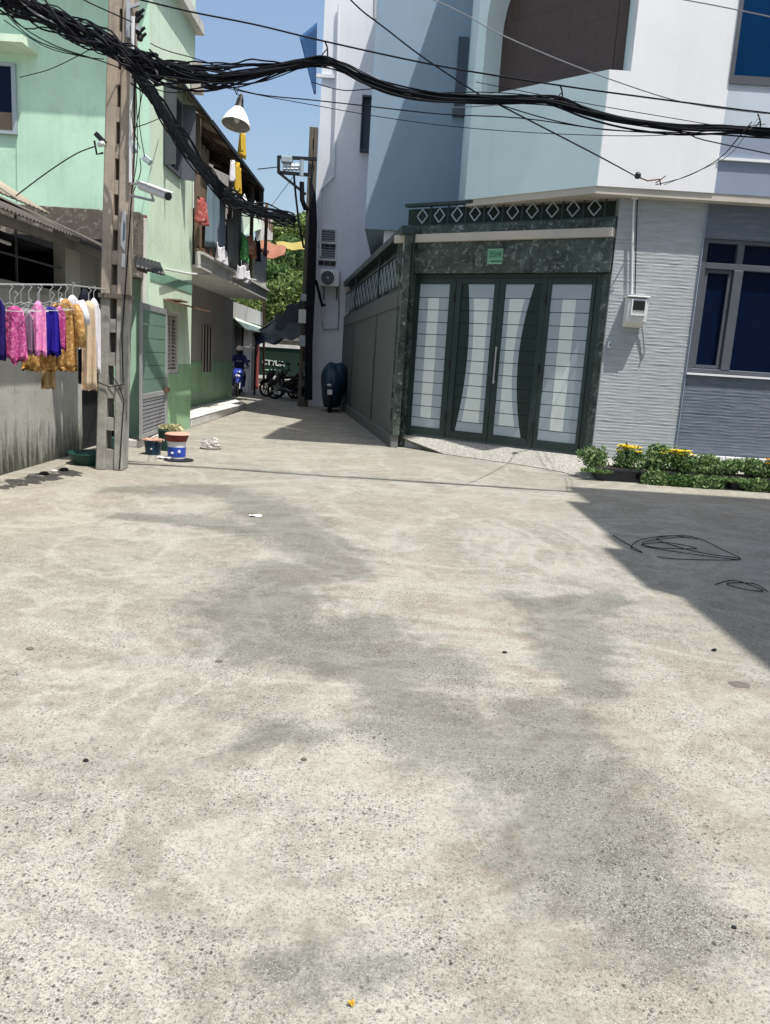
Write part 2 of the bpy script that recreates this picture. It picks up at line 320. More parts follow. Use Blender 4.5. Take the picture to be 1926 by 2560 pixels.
def ground_mat():
    m, n, b = nodes('worn_terrazzo_concrete'); co = coords(n)
    big = noise(n, co, 0.55, 7, 0.62); mid = noise(n, co, 2.2, 7, 0.68); fine = noise(n, co, 34, 4, 0.7)
    strk = noise(n, mapping(n, co, (0.8, 4.0, 1)), 1.3, 6, 0.7)
    c = mixc(n, ramp(n, big, 0.3, 0.7), (0.215, 0.203, 0.172), (0.265, 0.252, 0.212))
    c = mixc(n, ramp(n, noise(n, co, 0.33, 3, 0.5), 0.44, 0.60, 0, 0.75), c, (0.285, 0.242, 0.200))
    c = mixc(n, ramp(n, mid, 0.46, 0.72, 0, 0.7), c, (0.345, 0.338, 0.295))
    def veins(sc, dist, w, amt, col, c):
        v = N(n, 'ShaderNodeTexNoise', i_Scale=sc, i_Detail=5.0, i_Roughness=0.6, i_Distortion=dist); n.links.new(co, v.inputs['Vector'])
        a1 = N(n, 'ShaderNodeMath', operation='SUBTRACT'); n.links.new(v.outputs[0], a1.inputs[0]); a1.inputs[1].default_value = 0.5
        a2 = N(n, 'ShaderNodeMath', operation='ABSOLUTE'); n.links.new(a1.outputs[0], a2.inputs[0])
        return mixc(n, ramp(n, a2.outputs[0], 0.0, w, amt, 0), c, col)
    c = veins(0.7, 1.2, 0.05, 0.75, (0.40, 0.395, 0.35), c)
    c = veins(1.9, 0.8, 0.06, 0.5, (0.37, 0.36, 0.315), c)
    c = mixc(n, ramp(n, strk, 0.5, 0.72, 0, 0.55), c, (0.165, 0.162, 0.142))
    g1 = noise(n, co, 13, 6, 0.75); c = mixc(n, ramp(n, g1, 0.45, 0.62, 0, 0.4), c, (0.42, 0.41, 0.365))
    g2 = noise(n, co, 55, 3, 0.7); c = mixc(n, ramp(n, g2, 0.50, 0.64, 0, 0.4), c, (0.13, 0.126, 0.11))
    # stain field stored on the mesh, broken up by noise
    at = N(n, 'ShaderNodeAttribute', attribute_name='stain')
    e = N(n, 'ShaderNodeMath', operation='MULTIPLY_ADD'); n.links.new(noise(n, co, 2.6, 10, 0.85), e.inputs[0]); e.inputs[1].default_value = 3.0; e.inputs[2].default_value = -1.5
    a = N(n, 'ShaderNodeMath', operation='ADD'); n.links.new(at.outputs['Fac'], a.inputs[0]); n.links.new(e.outputs[0], a.inputs[1])
    msk = ramp(n, a.outputs[0], 0.22, 0.72)
    stc = mixc(n, 1.0, c, (0.53, 0.555, 0.55), 'MULTIPLY')
    mm = N(n, 'ShaderNodeMath', operation='MULTIPLY'); n.links.new(msk, mm.inputs[0]); mm.inputs[1].default_value = 0.9
    c = mixc(n, mm.outputs[0], c, stc)
    c = mixc(n, 1.0, c, (0.93, 0.925, 0.90), 'MULTIPLY')
    # aggregate: dark and grey chips of two sizes
    def chips(scale, lo, hi, thr, col, amt, c):
        v = N(n, 'ShaderNodeTexVoronoi'); v.inputs['Scale'].default_value = scale; v.inputs['Randomness'].default_value = 1.0; 
        dv = N(n, 'ShaderNodeVectorMath', operation='ADD'); dn = N(n, 'ShaderNodeTexNoise', i_Scale=scale*1.6, i_Detail=2.0); n.links.new(co, dn.inputs['Vector'])
        sc_ = N(n, 'ShaderNodeVectorMath', operation='SCALE'); n.links.new(dn.outputs[1], sc_.inputs[0]); sc_.inputs['Scale'].default_value = 0.5/scale
        n.links.new(co, dv.inputs[0]); n.links.new(sc_.outputs[0], dv.inputs[1]); n.links.new(dv.outputs[0], v.inputs['Vector'])
        s = N(n, 'ShaderNodeSeparateColor'); n.links.new(v.outputs['Color'], s.inputs[0])
        d = ramp(n, v.outputs['Distance'], lo, hi, 1, 0)
        r = ramp(n, s.outputs[0], thr, thr+0.03, 0, 1)
        den = ramp(n, noise(n, co, 1.6, 5, 0.7), 0.40, 0.60, 0.3, 1)
        p = N(n, 'ShaderNodeMath', operation='MULTIPLY'); n.links.new(d, p.inputs[0]); n.links.new(r, p.inputs[1])
        p2 = N(n, 'ShaderNodeMath', operation='MULTIPLY'); n.links.new(p.outputs[0], p2.inputs[0]); n.links.new(den, p2.inputs[1])
        p3 = N(n, 'ShaderNodeMath', operation='MULTIPLY'); n.links.new(p2.outputs[0], p3.inputs[0]); p3.inputs[1].default_value = amt
        return mixc(n, p3.outputs[0], c, col)
    c = chips(170, 0.22, 0.60, 0.35, (0.08, 0.078, 0.068), 0.85, c)
    c = chips(85, 0.20, 0.45, 0.50, (0.055, 0.055, 0.048), 0.9, c)
    c = chips(230, 0.2, 0.5, 0.55, (0.52, 0.51, 0.46), 0.75, c)
    c = chips(44, 0.18, 0.30, 0.76, (0.028, 0.028, 0.025), 0.9, c)
    n.links.new(c, b.inputs['Base Color']); b.inputs['Roughness'].default_value = 0.8; b.inputs['Specular IOR Level'].default_value = 0.25
    bump(n, b, fine, 0.35, 0.004)
    return m
M['ground'] = ground_mat()
def speckle(name, c1, c2):
    m, n, b = nodes(name); co = coords(n)
    c = mixc(n, ramp(n, noise(n, co, 45, 3, 0.7), 0.42, 0.6), c1, c2)
    c = mixc(n, ramp(n, noise(n, co, 1.8, 6, 0.7), 0.45, 0.75, 0, 0.5), c, [x*0.8 for x in c1])
    n.links.new(c, b.inputs['Base Color']); b.inputs['Roughness'].default_value = 0.8; return m
M['ramp'] = speckle('speckled_washed_stone', (0.20, 0.19, 0.165), (0.44, 0.43, 0.39))
M['pebble'] = speckle('mottled_pebble', (0.38, 0.35, 0.30), (0.62, 0.6, 0.55))
def leafmat(name, a, c):
    m, n, b = nodes(name); co = coords(n)
    ri = N(n, 'ShaderNodeNewGeometry').outputs['Random Per Island']
    col = mixc(n, ri, a, c); n.links.new(col, b.inputs['Base Color']); b.inputs['Roughness'].default_value = 0.55
    b.inputs['Specular IOR Level'].default_value = 0.3
    tr = N(n, 'ShaderNodeBsdfTranslucent'); n.links.new(col, tr.inputs[0])
    mx = N(n, 'ShaderNodeMixShader'); mx.inputs[0].default_value = 0.25
    out = [q for q in n.nodes if q.type == 'OUTPUT_MATERIAL'][0]
    n.links.new(b.outputs[0], mx.inputs[1]); n.links.new(tr.outputs[0], mx.inputs[2]); n.links.new(mx.outputs[0], out.inputs[0])
    return m
M['leaf'] = leafmat('bedding_leaf', (0.065, 0.125, 0.045), (0.24, 0.35, 0.13))
M['leafdark'] = leafmat('dark_leaf', (0.04, 0.09, 0.03), (0.15, 0.25, 0.07))
M['treeleaf'] = leafmat('tree_leaf', (0.05, 0.09, 0.025), (0.22, 0.30, 0.08))
M['petaly'] = leafmat('yellow_petal', (0.70, 0.50, 0.02), (0.85, 0.72, 0.06))
M['petalo'] = leafmat('orange_petal', (0.70, 0.22, 0.02), (0.75, 0.42, 0.05))
M['bark'] = paint('bark', (0.10, 0.08, 0.06), rough=0.9, amt=0.3)

# ================================================================ GROUND
def lerp(a, b, t): return a + (b-a)*t
def ground():
    xs = [-400, -120, -40, -15, -9, -7] + [-6 + i*0.1 for i in range(131)] + [8.5, 12, 20, 50, 130, 400]
    ys = [-400, -100, -30, -8, -2, 0, 0.6] + [1 + i*0.1 for i in range(131)] + [15, 17, 20, 24, 28, 33, 40, 55, 80, 140, 400]
    P = [(600,1235,.30),(690,1290,.34),(760,1345,.30),(840,1410,.28),(900,1440,.12)], [(290,1225,.18),(400,1225,.35),(520,1225,.35),(600,1240,.3)], [(300,1290,.12),(480,1300,.2),(640,1330,.2)], \
        [(700,1430,.32),(650,1500,.38),(680,1590,.36),(800,1610,.3),(930,1560,.22)], [(700,1590,.2),(850,1640,.26),(1010,1640,.26),(1150,1680,.14)], [(930,1700,.12),(1000,1760,.24),(1120,1850,.26)], \
        [(1290,1495,.14),(1400,1520,.24),(1530,1500,.14)], [(1420,1560,.2),(1440,1640,.22),(1490,1730,.12)], [(1310,1790,.15),(1400,1800,.2),(1350,1860,.26)], \
        [(1330,1880,.3),(1400,1990,.3),(1440,2080,.3),(1500,2180,.28),(1600,2270,.22),(1720,2330,.12)], [(560,1880,.06),(700,1830,.1),(820,1850,.05)], [(640,2400,.05),(800,2450,.08),(1000,2430,.05)]
    segs = []
    for pl in P:
        q = [(gz(x, y).xy, r) for x, y, r in pl]
        segs += [(q[i][0], q[i+1][0], q[i][1], q[i+1][1]) for i in range(len(q)-1)]
    vs = []; st = []
    for y in ys:
        for x in xs:
            vs.append((x, y, 0)); p = Vector((x, y)); best = -1.5
            if -6 <= x <= 7.1 and 1 <= y <= 14.2:
                for a, b_, ra, rb in segs:
                    ab = b_ - a; t = max(0, min(1, (p-a).dot(ab)/max(1e-6, ab.length_squared)))
                    best = max(best, 1 - (p-(a+ab*t)).length/(lerp(ra, rb, t)*1.7))
            st.append(max(0.0, best+0.1) if best > -1 else 0.0)
    W = len(xs)
    fs = [(j*W+i, j*W+i+1, (j+1)*W+i+1, (j+1)*W+i) for j in range(len(ys)-1) for i in range(W-1)]
    me = bpy.data.meshes.new('ground'); me.from_pydata(vs, [], fs); me.materials.append(M['ground'])
    at = me.attributes.new('stain', 'FLOAT', 'POINT'); at.data.foreach_set('value', st)
    o = bpy.data.objects.new('ground', me); COL.objects.link(o); kind(o, 'structure')
ground()

# ================================================================ RIGHT HOUSE
YB = 11.95                                   # upper front face
C = ay(1492, 464, YB); ZS = C.z              # soffit height
L = gz(1163, 499, ZS)                        # far end of the angled face
HF = 11.2; HD = 12.3
house = thing('house', 'tall white and blue-grey house with angled brown balcony above the dark gate', 'house', (6, 18, 0))
nF = Vector((L.y - C.y, C.x - L.x, 0)).normalized()
if nF.y > 0: nF = -nF                        # outward normal of the angled face
dF = Vector((C.x - L.x, C.y - L.y, 0)).normalized()
BK = Vector((ay(1146, 500, 17.5).x, 17.5, 0))                 # where the wing meets the rear block
# balcony opening in the angled face and round the corner
oa = apl(1219, 236, L, C); ob = apl(1523, 175, L, C); oc = ay(1578, 177, YB)
zo = (oa.z + ob.z)/2; ulo = (Vector((oa.x, oa.y, 0)) - Vector((L.x, L.y, 0))).length
uo = 0.16
TH = 0.25
def F2(u, z, d=0.0):
    p = Vector((L.x, L.y, 0)) + dF*u - nF*d; return Vector((p.x, p.y, z))
LEN = (C - L).length
mb = MB()
mb.prism([F2(0, ZS), F2(LEN, ZS), F2(LEN, zo), F2(0, zo)], -nF*TH)
mb.prism([F2(0, zo), F2(uo, zo), F2(uo, HF), F2(0, HF)], -nF*0.5)
part(house, 'wall', M['mint'], mb)
# rounded shoulder of the opening: steps of an arc joining the wall to the upper edge
sh = MB()
zt0 = apl(1235, 60, L, C).z
pts = [F2(uo, zt0)]; 
for i in range(13):
    a = i/12; pts.append(F2(uo + 0.9*a*a, zt0 + 1.6*a))
pts.append(F2(uo, zt0 + 1.6))
sh.prism(pts, -nF*0.5); part(house, 'wall', M['mint'], sh)
# wing side wall (faces the lane)
sw = MB(); e = Vector((L.x, L.y, 0)); bk = BK
dn = Vector((bk.x - e.x, bk.y - e.y, 0)).normalized(); sn = Vector((dn.y, -dn.x, 0))
sw.prism([(e.x, e.y, ZS), (bk.x, bk.y, ZS), (bk.x, bk.y, HF), (e.x, e.y, HF)], sn*0.2 if sn.x > 0 else -sn*0.2)
part(house, 'wall', M['mint'], sw)
# front face B1 (white) and B2 (blue grey)
xc = C.x; xo = oc.x
xs2 = ay(1787, 473, YB).x
mb = MB()
mb.box((xc+0.01, YB, ZS), (xo, YB+0.25, zo)); mb.box((xo, YB, ZS), (xs2, YB+0.25, HF))
part(house, 'wall', M['white'], mb)
zb1 = ay(1880, 323, YB).z; zb2 = ay(1880, 402, YB).z; zw1 = ay(1880, 213, YB).z
mb = MB(); mb.box((xs2, YB+0.01, ZS), (9.5, YB+0.25, zb2-0.02)); mb.box((xs2, YB+0.01, zb2+0.02), (9.5, YB+0.25, zb1)); part(house, 'wall', M['greyblue'], mb)
M['bandblue'] = paint('pale_blue_band', (0.50, 0.56, 0.62), amt=0.06)
mb = MB(); mb.box((xs2, YB+0.004, zb1), (9.5, YB+0.25, zw1)); part(house, 'wall', M['bandblue'], mb)
mb = MB(); mb.box((xs2, YB-0.03, zb2-0.018), (9.5, YB+0.25, zb2+0.018)); part(house, 'trim', M['white'], mb)
# upper right window
fr = MB(); zt = zw1 + 2.2
for a, b_ in (((xs2, YB-0.02, zw1), (9.5, YB+0.22, zw1+0.11)), ((xs2, YB-0.02, zt), (9.5, YB+0.22, zt+0.1)), ((xs2, YB-0.02, zw1+0.11), (xs2+0.05, YB+0.22, zt)), ((xs2+1.15, YB, zw1+0.11), (xs2+1.25, YB+0.22, zt))): fr.box(a, b_)
wd = part(house, 'window', M['alum'], fr)
for k in range(2):
    x0 = xs2+0.05+k*1.2; part(wd, 'pane', M['glassblue'], MB().box((x0, YB+0.12, zw1+0.11), (x0+1.1, YB+0.14, zt)))
part(house, 'wall', M['greyblue'], MB().box((xs2, YB+0.02, zt+0.1), (9.5, YB+0.25, HF)))
# brown tiled recess: back walls set into the balcony, tile joints as separate courses
UI = (YB + .485 - L.y + nF.y*.485)/dF.y
def brown_tiles():
    d = 0.46; rows = 14; th = 0.30
    for r in range(rows):
        z0 = zo + 0.0 + r*th
        if z0 > 8.3: break
        for k in range(7):
            u0 = uo - 0.2 + k*0.47; u1 = min(u0 + 0.468, UI - 0.01)
            if u1 <= u0: continue
            part(house, 'tile', M['tilebrown'], MB().prism([F2(u0, z0, d), F2(u1, z0, d), F2(u1, z0+th-0.002, d), F2(u0, z0+th-0.002, d)], -nF*0.02))
        x0 = F2(UI, 0, d).x
        while x0 < xo:
            x1 = min(x0+.468, xo-.001)
            if x1-x0 > .02: part(house, 'tile', M['tilebrown'], MB().box((x0, YB+d, z0), (x1, YB+d+.02, z0+th-.002)))
            x0 += .47
brown_tiles()
part(house, 'wall', M['tilebrown'], MB().prism([F2(uo-0.3, zo-0.3, 0.485), F2(UI, zo-0.3, 0.485), F2(UI, 9, 0.485), F2(uo-0.3, 9, 0.485)], -nF*0.1).box((F2(UI, 0, .485).x, YB+.485, zo-.3), (xo+.3, YB+.55, 9)))
part(house, 'reveal', M['mint'], MB().box((xo, YB+.25, zo-.2), (xo+.2, YB+.484, 9)))
part(house, 'slab', M['beige'], MB().prism([F2(0.05, zo-0.25, 0.26), F2(LEN-.1, zo-0.25, 0.26), F2(LEN-.25, zo-0.25, .48), F2(0.05, zo-0.25, .48)], (0, 0, 0.15)))
part(house, 'roof', M['white'], MB().prism([(L.x, L.y, HF), (C.x, C.y, HF), (9.5, YB, HF), (9.5, 24.3, HF), (BK.x+.15, 24.3, HF), (BK.x+.15, BK.y, HF)], (0, 0, 0.2)))
part(house, 'shade_overhang', M['white'], MB().prism([(L.x-.1, L.y, HF-.2), (L.x-.1, 11.0, HF-.2), (9.5, 11.0, HF-.2), (9.5, YB-.001, HF-.2), (C.x, C.y-.001, HF-.2)], (0, 0, .199)))  # unseen overhang, added to throw shade on the lane by the yard wall
# soffit under the overhang
part(house, 'soffit', M['beige'], MB().prism([(L.x+.02, L.y+.02, ZS-0.10), (C.x, C.y+.02, ZS-0.10), (9.5, YB+.02, ZS-0.10), (9.5, 16, ZS-0.10), (3.0, 16.5, ZS-0.10)], (0, 0, 0.1)))
# rear block D1 and projecting D2
YD = 24.4; YD2 = 17.5
xl = ay(783, 700, YD).x; zD2 = ay(940, 573, YD2).z; xD2 = ay(913, 560, YD2).x
part(house, 'wall', M['whiteblue'], MB().box((xl, YD, 0), (9.5, YD+6, HD)))
part(house, 'wall', M['slate'], MB().box((xD2, YD2, zD2), (BK.x+.1, YD-0.01, HD)))
part(house, 'wall', M['white'], MB().box((-.40, YD2+.12, 0), (BK.x+.1, YD-0.02, zD2-0.001)))
# small ledge, slit window with hood, pipes on D
for (x0, x1, y0, y1, yy) in ((790, 838, 185, 197, YD),):
    a = ay(x0, y0, yy); b_ = ay(x1, y1, yy); part(house, 'ledge', M['whiteblue'], MB().box((a.x, yy-0.06, b_.z), (b_.x, yy+0.02, a.z)))
M['slatedark'] = paint('dark_slate_paint', (0.06, 0.08, 0.11), rough=.6, amt=.1)
a = ay(907, 250, YD); b_ = ay(926, 380, YD)
win = part(house, 'window', M['slatedark'], MB().box((a.x, YD-0.30, b_.z), (a.x+0.03, YD, a.z)).box((b_.x-.03, YD-0.30, b_.z), (b_.x, YD, a.z)).box((a.x, YD-0.3, a.z), (b_.x, YD, a.z+0.05)).box((a.x, YD-.3, b_.z-.04), (b_.x, YD, b_.z)))
part(win, 'pane', M['slatedark'], MB().box((a.x+.03, YD-0.1, b_.z), (b_.x-.03, YD-0.08, a.z)))
a = ay(1152, 200, YD2); b_ = ay(1136, 288, YD2)
wn = part(house, 'window', M['slatedark'], MB().box((a.x-.10, YD2-.05, b_.z), (a.x+.1, YD2, a.z+.8)))  # narrow dark slab for a darker wedge on the wall, no framed window
part(wn, 'sill', M['alum'], MB().box((a.x-.12, YD2-.12, b_.z-.04), (a.x+.12, YD2, b_.z+.12)))
p = [ay(848, 10, YD-0.08), ay(840, 300, YD-0.08), ay(835, 420, YD-0.08), ay(835, 440, YD-0.08), ay(803, 475, YD-0.08), ay(801, 640, YD-0.08)]
part(house, 'pipe', M['whiteblue'], MB().tube(p, 0.035, 8))
part(house, 'pipe', M['steel'], MB().tube([ay(938, 0, YD2-.06), ay(937, 48, YD2-.06)], 0.04, 8))
# louvred vents and the conditioner's grille wall
for (y0, y1) in ((574, 606), (616, 648)):
    a = ay(801, y0, YD); b_ = ay(838, y1, YD)
    fr = MB().box((a.x-.04, YD-.05, b_.z-.05), (b_.x+.04, YD, b_.z)).box((a.x-.04, YD-.05, a.z), (b_.x+.04, YD, a.z+.04)).box((a.x-.04, YD-.05, b_.z), (a.x, YD, a.z)).box((b_.x, YD-.05, b_.z), (b_.x+.04, YD, a.z))
    v = part(house, 'vent', M['plasticw'], fr)
    nb = 5
    for k in range(nb):
        z = lerp(b_.z, a.z, (k+0.5)/nb); part(v, 'slat', M['slatgrey'], MB().bar((a.x, YD-.03, z), (b_.x, YD-.03, z), 0.05, 0.012, up=(0, 0.6, 1)))
    part(v, 'backing', M['alum'], MB().box((a.x, YD-.006, b_.z), (b_.x, YD-.003, a.z)))
    for k in range(3):
        xk = lerp(a.x, b_.x, 0.12+0.38*k)
        part(house, 'vent_block', M['blackm'], MB().box((xk-.08, YD-.05, b_.z-.20), (xk+.08, YD, b_.z-.08)))
# lower front wall: rippled stone veneer as real relief
def ripple(x0, x1, z0, z1, Y, mat, name):
    nx = int((x1-x0)/0.028); nz = int((z1-z0)/0.0085)
    from mathutils import noise as mn
    vs = []
    for j in range(nz+1):
        z = lerp(z0, z1, j/nz)
        for i in range(nx+1):
            x = lerp(x0, x1, i/nx)
            tile = math.floor((z - z0)/0.3)*3.7 + math.floor((x-x0)/0.6)*1.9
            ph = mn.noise(Vector((x*5.0, z*6+tile, 0)))*2.2
            d = 0.5 + 0.5*math.sin(z*2*math.pi/0.050 + ph)
            d *= 0.5 + 0.9*mn.noise(Vector((x*5.5, z*16, 5)))
            jt = min(abs((z-z0) % 0.3), 0.3-abs((z-z0) % 0.3)) < 0.006 or min(abs((x-x0) % 0.6), 0.6-abs((x-x0) % 0.6)) < 0.012
            vs.append((x, Y - (0.0 if jt else 0.002 + 0.005*max(0, d)), z))
    W = nx+1; fs = [(j*W+i, j*W+i+1, (j+1)*W+i+1, (j+1)*W+i) for j in range(nz) for i in range(nx)]
    m_ = MB(); m_.add(vs, fs)
    return part(house, name, mat, m_, smooth=True)
YS = 12.17
xg = ay(1478, 1120, YS).x + 0.02
xsd = ay(1733, 800, YS).x
zl = ay(1691, 1133, YS).z
zst = ZS - 0.10
mb = MB().box((xg, YS+0.001, 0), (xsd, YS+0.4, zst)); part(house, 'wall', M['stonel'], mb)
ripple(xg, xsd-0.012, 0.18, zst, YS, M['stonel'], 'stone_cladding')
zwb = ay(1800, 936, YS).z; zwt = ay(1800, 597, YS).z
part(house, 'wall', M['stoned'], MB().box((xsd, YS+0.001, 0), (9.5, YS+0.4, zwb)).box((xsd, YS+0.001, zwt), (9.5, YS+0.4, zst)))
ripple(xsd, 7.2, zl+.02, zwb-0.03, YS, M['stoned'], 'stone_cladding')
ripple(xsd, 7.2, zwt+.02, zst, YS, M['stoned'], 'stone_cladding')
part(house, 'trim', M['greyblue'], MB().box((xsd-0.014, YS-0.03, 0.1), (xsd-0.002, YS, zst)))
part(house, 'sill', M['white'], MB().box((xsd, YS-0.05, zwb-0.03), (7.2, YS+0.02, zwb)))
part(house, 'plinth', M['white'], MB().box((xsd-.02, YS-0.12, 0.0), (7.2, YS-0.022, zl)))
# lower window
ztr = ay(1800, 665, YS).z; xm = ay(1800+46, 700, YS).x
fr = MB().box((xsd, YS+.02, zwb), (7.2, YS+.12, zwb+.07)).box((xsd, YS+.02, zwt-.06), (7.2, YS+.12, zwt)).box((xsd, YS+.02, zwb+.07), (xsd+.09, YS+.12, zwt-.06)).box((xsd+.09, YS+.02, ztr-.045), (7.2, YS+.12, ztr+.045)).box((xm-.07, YS+.015, zwb+.07), (xm+.07, YS+.12, ztr-.045)).box((xm-.06, YS+.02, ztr+.045), (xm+.04, YS+.12, zwt-.06))
w1 = part(house, 'window', M['alum'], fr, bevel=0.006)
part(w1, 'sash', M['alum'], MB().box((xsd+.10, YS+.05, zwb+.08), (xsd+.15, YS+.09, ztr-.05)).box((xm-.13, YS+.05, zwb+.08), (xm-.08, YS+.09, ztr-.05)).box((xsd+.15, YS+.05, zwb+.08), (xm-.13, YS+.09, zwb+.13)).box((xsd+.15, YS+.05, ztr-.1), (xm-.13, YS+.09, ztr-.05)))
for (x0, x1, z0, z1) in ((xsd+.09, xm-.07, zwb+.07, ztr-.045), (xm+.07, 7.2, zwb+.07, ztr-.045), (xsd+.09, xm-.06, ztr+.045, zwt-.06), (xm+.04, 7.2, ztr+.045, zwt-.06)):
    part(w1, 'pane', M['glass'], MB().box((x0, YS+.10, z0), (x1, YS+.115, z1)))
part(house, 'interior', M['dark'], MB().box((xsd, YS+0.35, zwb), (7.2, YS+0.4, zwt)))

# ================================================================ GATE, PORTAL, YARD WALL
GZ = 0.22
GL = gz(1015, 1087, GZ); GR = gz(1460, 1140, GZ)
gd = Vector((GR.x-GL.x, GR.y-GL.y, 0)); GW = gd.length; gd.normalize(); gn = Vector((gd.y, -gd.x, 0))   # gn points to the street
if gn.y > 0: gn = -gn
def G(u, z, d=0.0):
    return Vector((GL.x, GL.y, 0)) + gd*u + gn*d + Vector((0, 0, z))
def gu(x, y):
    p = apl(x, y, GL, GR); return (Vector((p.x, p.y, 0)) - Vector((GL.x, GL.y, 0))).dot(gd), p.z
gt = (gu(1042, 690)[1] + gu(1500, 678)[1])/2       # gate top height
def gbox(m_, u0, u1, z0, z1, d0, d1):
    P = [G(u0, z0, d0), G(u1, z0, d0), G(u1, z1, d0), G(u0, z1, d0)]
    return m_.prism(P, gn*(d1-d0))
gate = thing('gate', 'wide dark green four-leaf metal gate with pale curved panels', 'gate', tuple(G(GW/2, GZ)))
fr = MB(); gbox(fr, 0, 0.09, GZ, gt, -.06, 0.02); gbox(fr, GW-.09, GW, GZ, gt, -.06, .02); gbox(fr, .09, GW-.09, gt-.07, gt, -.06, .02)
part(gate, 'frame', M['gate'], fr, bevel=0.004)
um = gu(1236, 900)[0]
u01 = gu(1127, 900)[0]; u34 = gu(1357, 900)[0]
j1 = gu(1130, 880)[0]; j3 = gu(1353, 900)[0]
leaves = [(0.10, j1-.006), (j1+.006, um-.006), (um+.006, j3-.006), (j3+.006, GW-.10)]
# panel column bounds measured on the leaf plane
pb = [(gu(1049, 760)[0], gu(1124, 760)[0]), None, None, (gu(1377, 760)[0], gu(1476, 770)[0])]
zb0 = GZ + 0.09; zp0 = gu(1030, 1065)[1]; zp1 = gt - 0.16
zp0 = max(zp0, GZ+0.16)
rows = 12
hs = [0.17] + [(zp1-zp0-0.17-0.23)/10]*10 + [0.23]
zr = [zp0]
for h_ in hs: zr.append(zr[-1]+h_)
def arc(zz, side):                                     # inner curve of the waisted panels
    t = (zz - zp0)/(zp1 - zp0)
    pts = [gu(1137, 1085)[0], gu(1167, 900)[0]+0.01, gu(1172, 715)[0]] if side < 0 else [gu(1301, 1108)[0], gu(1296, 900)[0], gu(1338, 712)[0]]
    a, m_, b_ = pts
    return a*(1-t)*(1-2*t) + m_*4*t*(1-t) + b_*t*(2*t-1)
for li, (u0, u1) in enumerate(leaves):
    lf = MB()
    z0, z1 = GZ+.03, gt-.075
    if li in (0, 3):
        a, b_ = pb[li]
        gbox(lf, u0, a, z0, z1, -.03, .03); gbox(lf, b_, u1, z0, z1, -.03, .03); gbox(lf, a, b_, z0, zp0, -.03, .03); gbox(lf, a, b_, zp1, z1, -.03, .03)
    else:
        if li == 1: a, b_ = u0+.10, gu(1216, 1000)[0]; b_ = u1 - 0.09
        else: a, b_ = u0+.09, u1-.10
        gbox(lf, u0, a, z0, z1, -.03, .03); gbox(lf, b_, u1, z0, z1, -.03, .03); gbox(lf, a, b_, z0, zp0, -.03, .03); gbox(lf, a, b_, zp1, z1, -.03, .03)
    gbox(lf, a, b_, zp0, zp1, -.02, -.012)
    leaf = part(gate, 'gate_leaf', M['gate'], lf, bevel=0.004)
    for r in range(rows):
        s0, s1 = zr[r]+0.006, zr[r+1]-0.006
        if li in (0, 3):
            c0, c1 = a+(b_-a)*0.30, a+(b_-a)*(0.66 if li == 0 else 0.64)
            if r in (0, rows-1): part(leaf, 'slat', M['slatgrey'], gbox(MB(), a+.002, b_-.002, s0, s1, -.010, .006))
            else:
                part(leaf, 'slat', M['slatgrey'], gbox(MB(), a+.002, c0-.002, s0, s1, -.010, .006)); part(leaf, 'slat', M['slatgrey'], gbox(MB(), c1+.002, b_-.002, s0, s1, -.010, .006))
                part(leaf, 'slat', M['slatpale'], gbox(MB(), c0, c1, s0, s1, -.010, .008))
        else:
            sd = -1 if li == 1 else 1; k = 5
            zz = [lerp(s0, s1, i/k) for i in range(k+1)]; cv = [arc(z, sd) for z in zz]
            if li == 1:
                dark = [G(a+.002, s0, -.010), *[G(c-.004, z, -.010) for c, z in zip(cv, zz)], G(a+.002, s1, -.010)]
                lite = [G(b_-.002, s1, -.010), G(b_-.002, s0, -.010), *[G(c, z, -.010) for c, z in zip(cv, zz)]]
                pale = [G(b_-.09, s1, .0055), G(b_-.09, s0, .0055), *[G(c+.085, z, .0055) for c, z in zip(cv, zz)]]
            else:
                dark = [G(b_-.002, s1, -.010), G(b_-.002, s0, -.010), *[G(c+.004, z, -.010) for c, z in zip(cv, zz)]]
                lite = [G(a+.002, s0, -.010), *[G(c, z, -.010) for c, z in zip(cv, zz)], G(a+.002, s1, -.010)]
                pale = [G(a+.09, s0, .0055), *[G(c-.085, z, .0055) for c, z in zip(cv, zz)], G(a+.09, s1, .0055)]
            part(leaf, 'slat', M['gatedark'], MB().prism(dark, gn*0.014))
            part(leaf, 'slat', M['slatgrey'], MB().prism(lite, gn*0.015))
            if r not in (0, rows-1): part(leaf, 'slat', M['slatpale'], MB().prism(pale, gn*0.004))
    if li == 2:
        h0 = G(u0+.045, 1.25, .075); h1 = G(u0+.045, 1.85, .075)
        part(leaf, 'handle', M['steel'], MB().tube([G(u0+.045, 1.28, .03), h0, (h0+h1)/2, h1, G(u0+.045, 1.82, .03)], 0.014, 8))
    for hz in (0.55, 1.45, 2.55):
        if li in (0, 2): part(leaf, 'hinge', M['blackm'], MB().tube([G(u1, hz, .035), G(u1, hz+.14, .035)], 0.018, 8))
portal = thing('gate_portal', 'green marble portal around the gate topped by a beige ledge and diamond lattice', 'portal', tuple(G(GW/2, 0)))
zl0, zl1 = gu(1300, 599)[1], 0
zled0 = gt + 0.50; zled1 = zled0 + 0.13; zband = zled1 + 0.14; zlat = zband + 0.38
PL, PR = -.30, GW+.12
mb = MB(); gbox(mb, PL, 0, 0.0, gt, -.12, .10); part(portal, 'pillar', M['marble'], mb, bevel=.006)
mb = MB(); gbox(mb, GW, PR, 0.0, gt, -.12, .035); part(portal, 'pillar', M['marble'], mb, bevel=.006)
